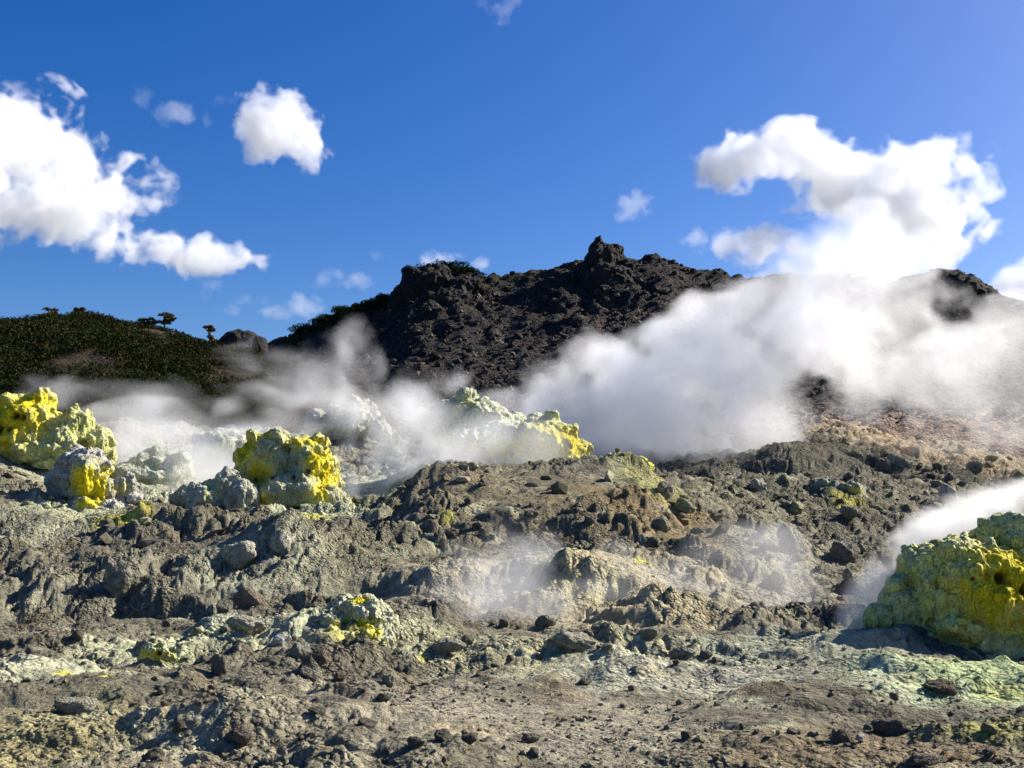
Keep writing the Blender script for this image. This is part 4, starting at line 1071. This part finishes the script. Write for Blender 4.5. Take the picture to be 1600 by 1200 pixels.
M_steam = vapour_material('thick_steam', 0.27, 0.25)
M_wisp = vapour_material('thin_steam', 0.9, 0.3)
M_fume = vapour_material('near_steam', 2.6, 0.35)
M_cloud = vapour_material('cloud_vapour', 0.055, 0.12)

# main plume behind the central crest, drifting up to the right
vapour('steam', 50.0, [
    (850, 690, 85, 42, -2, 3.0, 1.25), (800, 690, 60, 40, -2, 2.5, 0.7), (790, 640, 50, 30, -1, 2.0, 0.4), (900, 650, 95, 56, -1, 4.0, 1.25), (1000, 665, 115, 75, 0, 4.5, 1.25), (1100, 675, 115, 65, 0, 4.5, 1.25), (1160, 690, 80, 42, -1, 3.5, 0.9),
    (1000, 600, 105, 60, 1, 4.5, 1.25), (1100, 570, 115, 70, 1, 5, 1.25), (1200, 560, 105, 80, 1, 5, 1), (1200, 640, 85, 70, 0, 4, 0.9), (1250, 500, 85, 70, 2, 5, 1.2), (1300, 440, 80, 70, 2, 5, 1.3), (1330, 350, 45, 40, 2, 3.5, 0.9), (1290, 480, 80, 60, 1, 4, 1.2),
    (1335, 395, 65, 55, 2, 4.5, 1.1), (1380, 420, 50, 50, 2, 4, 1.1), (1375, 490, 50, 55, 2, 4, 0.7), (1330, 520, 95, 70, 2, 5, 0.9), (1400, 570, 90, 50, 2, 4, 0.7), (1490, 560, 95, 42, 2, 4, 0.6),
    (1570, 545, 70, 40, 2, 4, 0.4), (930, 565, 45, 28, 1, 3, 0.9), (1030, 525, 45, 30, 1, 3, 0.8), (1110, 495, 60, 32, 2, 3.5, 0.9), (1175, 470, 55, 34, 2, 3.5, 0.9),
    (1330, 620, 110, 45, 1, 3.5, 0.35), (1500, 610, 110, 60, 1, 3.5, 0.34), (1600, 620, 90, 80, 1, 3.5, 0.36), (1690, 560, 110, 100, 2, 4, 0.5), (1470, 690, 90, 28, 0, 3, 0.10), (1570, 490, 60, 30, 2, 3, 0.3)],
    (0.12, 0.18, 0.105), 800, M_steam, soft=0.42, turb=1.0, wl_=3.2, warp=0.5, billow=0.5, grow=1.2, gain=0.74, inner=0.45, kind='stuff', label='thick white steam plume rising behind the central crest and drifting right', cat='steam')
# a thin column beside the double-humped mound
vapour('steam', 36.0, [
    (560, 765, 45, 40, -2, 2.0, 0.9), (590, 705, 62, 62, -1, 2.2, 0.85), (625, 655, 60, 45, 0, 2.2, 0.6), (555, 640, 55, 50, 1, 2.2, 0.55), (500, 600, 52, 48, 2, 2.2, 0.4), (575, 570, 45, 45, 3, 2.2, 0.34),
    (555, 525, 34, 30, 4, 2.0, 0.26), (650, 580, 50, 36, 3, 2.2, 0.34), (695, 592, 34, 24, 3, 2.0, 0.3), (690, 715, 60, 40, -2, 1.5, 0.5), (760, 690, 70, 40, -2, 1.2, 0.3), (830, 700, 60, 36, -2, 1.2, 0.16), (645, 640, 50, 40, -1, 2, 0.4), (640, 740, 50, 36, -2, 1.6, 0.5)],
    (0.085, 0.14, 0.08), 830, M_wisp, soft=1.1, turb=1.5, wl_=2.3, warp=0.9, billow=0.2, grow=1.3, power=1.3, gain=0.65, inner=0.3, margin=1.3, kind='stuff', label='thin steam column rising beside the double-humped mound', cat='steam', stretch=(0.9, 1, 1.3))
# low veils over the pale mounds
vapour('steam', 37.0, [
    (180, 612, 90, 20, 5, 2.4, 0.6), (300, 618, 95, 26, 4, 2.4, 0.65), (410, 605, 70, 34, 3, 2.4, 0.5), (250, 705, 80, 46, 0, 2.2, 0.55), (330, 735, 55, 26, -2, 1.8, 0.45), (400, 660, 62, 40, 2, 2.2, 0.45), (120, 625, 40, 18, 4, 2, 0.3), (450, 570, 50, 34, 4, 2, 0.3)],
    (0.085, 0.14, 0.07), 845, M_wisp, soft=1.1, turb=1.4, wl_=2.2, warp=0.9, billow=0.2, grow=1.35, power=1.2, gain=0.65, inner=0.3, margin=1.25, kind='stuff', label='low grey steam veils drifting over the pale mounds at left', cat='steam', stretch=(1.5, 1, 0.8))
# low wisps at the foot of the near bank
vapour('steam', 17.6, [
    (650, 962, 70, 30, -1.0, 0.9, 0.55), (705, 938, 80, 42, -0.5, 1.0, 0.5), (770, 900, 58, 46, 0.2, 1.0, 0.42), (800, 865, 42, 38, 0.8, 0.8, 0.5), (870, 955, 60, 26, -0.8, 0.8, 0.3),
    (960, 930, 60, 36, -0.4, 0.7, 0.22), (1060, 905, 75, 42, 0.2, 0.8, 0.26), (1140, 885, 65, 42, 0.6, 0.8, 0.22), (1200, 930, 50, 30, 0.0, 0.8, 0.16)],
    (0.06, 0.09, 0.045), 860, M_wisp, soft=1.2, turb=1.35, wl_=1.0, inner=0.3, warp=0.4, billow=0.15, grow=1.5, power=1.3, kind='stuff', label='faint low steam wisps at the foot of the near bank', cat='steam', stretch=(1.4, 1, 0.9))
# steam streaming off the big mound at the frame's edge
vapour('steam', 14.6, [
    (1338, 968, 28, 24, -0.7, 0.4, 1.2), (1356, 938, 32, 36, -0.5, 0.45, 1.3), (1370, 915, 34, 40, -0.35, 0.5, 1.2), (1390, 885, 38, 42, -0.15, 0.5, 1.1), (1412, 862, 38, 38, 0.05, 0.5, 1.0), (1435, 845, 42, 36, 0.2, 0.5, 0.95), (1485, 820, 55, 28, 0.3, 0.6, 0.9),
    (1545, 800, 75, 30, 0.3, 0.7, 0.9), (1620, 785, 80, 42, 0.3, 0.8, 0.9), (1700, 770, 80, 45, 0.3, 0.8, 0.9), (1500, 860, 22, 24, -1.35, 0.2, 0.35), (1460, 905, 14, 26, -1.45, 0.18, 0.3), (1545, 850, 22, 20, -1.2, 0.2, 0.35),
    (1570, 1020, 90, 36, -2.0, 0.35, 0.22), (1480, 1010, 60, 26, -1.7, 0.25, 0.10), (1620, 960, 60, 40, -1.9, 0.25, 0.14)],
    (0.035, 0.05, 0.03), 890, M_fume, soft=0.8, turb=0.6, wl_=0.55, warp=0.2, billow=0.3, grow=1.3, margin=1.4, inner=0.4, gain=0.65, kind='stuff', label='bright steam streaming up the flank of the tall mound at the right', cat='steam')

# clouds, each its own, far beyond the ridge
def cloud(puffs, seed, label, Y=900.0, voxel=1.5, soft=0.42, turb=1.0, wl_=30.0, dens=1.0, billow=0.45, grow=1.18):
    rows = [(px, py, rx, ry, dy, dep, w * dens) for (px, py, rx, ry, dy, dep, w) in puffs]
    return vapour('cloud', Y, rows, voxel, seed, M_cloud, soft=soft, turb=turb, wl_=wl_, warp=wl_ * 0.12, billow=billow, label=label, cat='cloud', group='fair-weather clouds above the ridge', kind='stuff', margin=1.2, gain=0.7, grow=grow)
cloud([(-70, 235, 100, 80, 0, 40, 1), (15, 215, 85, 72, 0, 34, 1), (60, 285, 120, 58, 0, 34, 1), (110, 222, 46, 34, 0, 18, 0.8), (150, 305, 85, 40, 0, 24, 1), (222, 322, 40, 24, 0, 14, 0.7), (0, 325, 80, 40, 0, 28, 1), (110, 345, 80, 28, 0, 20, 0.9),
       (190, 368, 62, 30, 0, 20, 1), (240, 388, 62, 30, 0, 20, 1), (300, 400, 62, 28, 0, 18, 1), (355, 400, 55, 26, 0, 16, 0.9), (-20, 375, 50, 18, 0, 10, 0.4), (150, 215, 20, 14, 0, 8, 0.4)], 900, 'huge white cumulus with a trailing lower arm at the left edge of the sky', voxel=(1.0, 1.6, 0.95), grow=1.22, turb=1.2, wl_=26.0)
cloud([(435, 200, 62, 52, 0, 26, 1), (405, 220, 40, 30, 0, 18, 1), (470, 225, 42, 36, 0, 18, 1), (488, 250, 22, 24, 0, 10, 0.8)], 910, 'compact heart-shaped white cloud in the upper left sky', voxel=0.8, wl_=18, grow=1.08)
cloud([(270, 176, 32, 18, 0, 8, 0.35), (252, 186, 20, 14, 0, 6, 0.2)], 920, 'small ragged cloud left of the compact heart-shaped one', voxel=0.8, wl_=14, soft=0.9)
cloud([(218, 148, 22, 14, 0, 6, 0.16), (224, 160, 14, 14, 0, 5, 0.1)], 925, 'faint cloud scrap above the huge left cumulus', voxel=0.8, wl_=12, soft=1.0)
cloud([(350, 158, 24, 12, 0, 5, 0.12), (325, 188, 10, 12, 0, 4, 0.18)], 928, 'thin torn cloud scrap beside the compact heart-shaped cloud', voxel=0.8, wl_=10, soft=1.0)
cloud([(675, 402, 34, 18, 0, 9, 0.7), (712, 406, 26, 14, 0, 8, 0.6), (738, 416, 26, 14, 0, 8, 0.6)], 930, 'low white cloud just behind the scrub-topped crag', voxel=0.8, wl_=15, soft=0.7)
cloud([(510, 442, 34, 12, 0, 6, 0.3), (545, 436, 38, 15, 0, 7, 0.4), (570, 440, 20, 14, 0, 6, 0.3)], 940, 'small broken cloud between the two hills', voxel=0.8, wl_=13, soft=0.8)
cloud([(470, 478, 30, 18, 0, 8, 0.5), (430, 488, 34, 14, 0, 7, 0.35), (395, 470, 34, 12, 0, 6, 0.25), (365, 486, 26, 10, 0, 6, 0.25)], 950, 'wispy cloud row low over the gap between hill and mountain', voxel=0.8, wl_=14, soft=0.9)
cloud([(1000, 322, 28, 20, 0, 9, 0.5), (985, 342, 24, 12, 0, 7, 0.4), (994, 302, 12, 10, 0, 5, 0.3)], 960, 'small torn cloud right above the pinnacle', voxel=0.8, wl_=13, soft=0.8)
cloud([(1185, 385, 62, 28, 0, 16, 1), (1145, 384, 34, 24, 0, 12, 0.8), (1230, 392, 36, 22, 0, 12, 0.8)], 970, 'small flat cumulus left of the big plume top', voxel=0.9, wl_=18, soft=0.6)
cloud([(1084, 376, 20, 18, 0, 8, 0.45), (1092, 390, 14, 12, 0, 6, 0.3)], 975, 'tiny round cloud left of the small flat cumulus', voxel=0.8, wl_=11, soft=0.8)
cloud([(1150, 268, 52, 28, 0, 20, 1), (1215, 252, 70, 40, 0, 28, 1), (1255, 232, 34, 28, 0, 14, 0.8), (1290, 292, 75, 50, 0, 32, 1), (1335, 330, 62, 48, 0, 28, 1), (1350, 300, 60, 44, 0, 26, 1), (1385, 300, 50, 44, 0, 26, 1), (1440, 270, 58, 42, 0, 28, 1), (1475, 305, 66, 56, 0, 32, 1), (1445, 245, 30, 30, 0, 14, 0.8),
       (1405, 335, 66, 62, 0, 32, 1), (1505, 285, 40, 36, 0, 20, 1), (1385, 395, 70, 44, 0, 26, 1), (1450, 370, 46, 46, 0, 22, 0.8)], 980, 'big white butterfly-shaped cumulus above the thick plume', voxel=(1.05, 1.7, 1.0), wl_=24, grow=1.28, turb=1.15)
cloud([(775, 18, 32, 12, 0, 6, 0.25), (752, 6, 16, 14, 0, 5, 0.25), (800, 6, 18, 12, 0, 5, 0.3), (785, 32, 18, 10, 0, 5, 0.2)], 990, 'small curled cloud cut by the top edge of the sky', voxel=0.7, wl_=11, soft=0.9)
cloud([(1600, 450, 70, 40, 0, 20, 0.8), (1680, 430, 80, 50, 0, 22, 0.8)], 995, 'pale cloud at the right edge above the ridge', voxel=1.2, wl_=22, soft=0.7)
cloud([(598, 401, 24, 9, 0, 5, 0.18)], 997, 'faint little cloud left of the low white cloud', voxel=0.7, wl_=10, soft=1.0)
cloud([(332, 446, 24, 14, 0, 7, 0.22), (322, 458, 14, 10, 0, 5, 0.12)], 999, 'faint cloud scrap below the lower arm of the huge cumulus', voxel=0.8, wl_=11, soft=1.0)
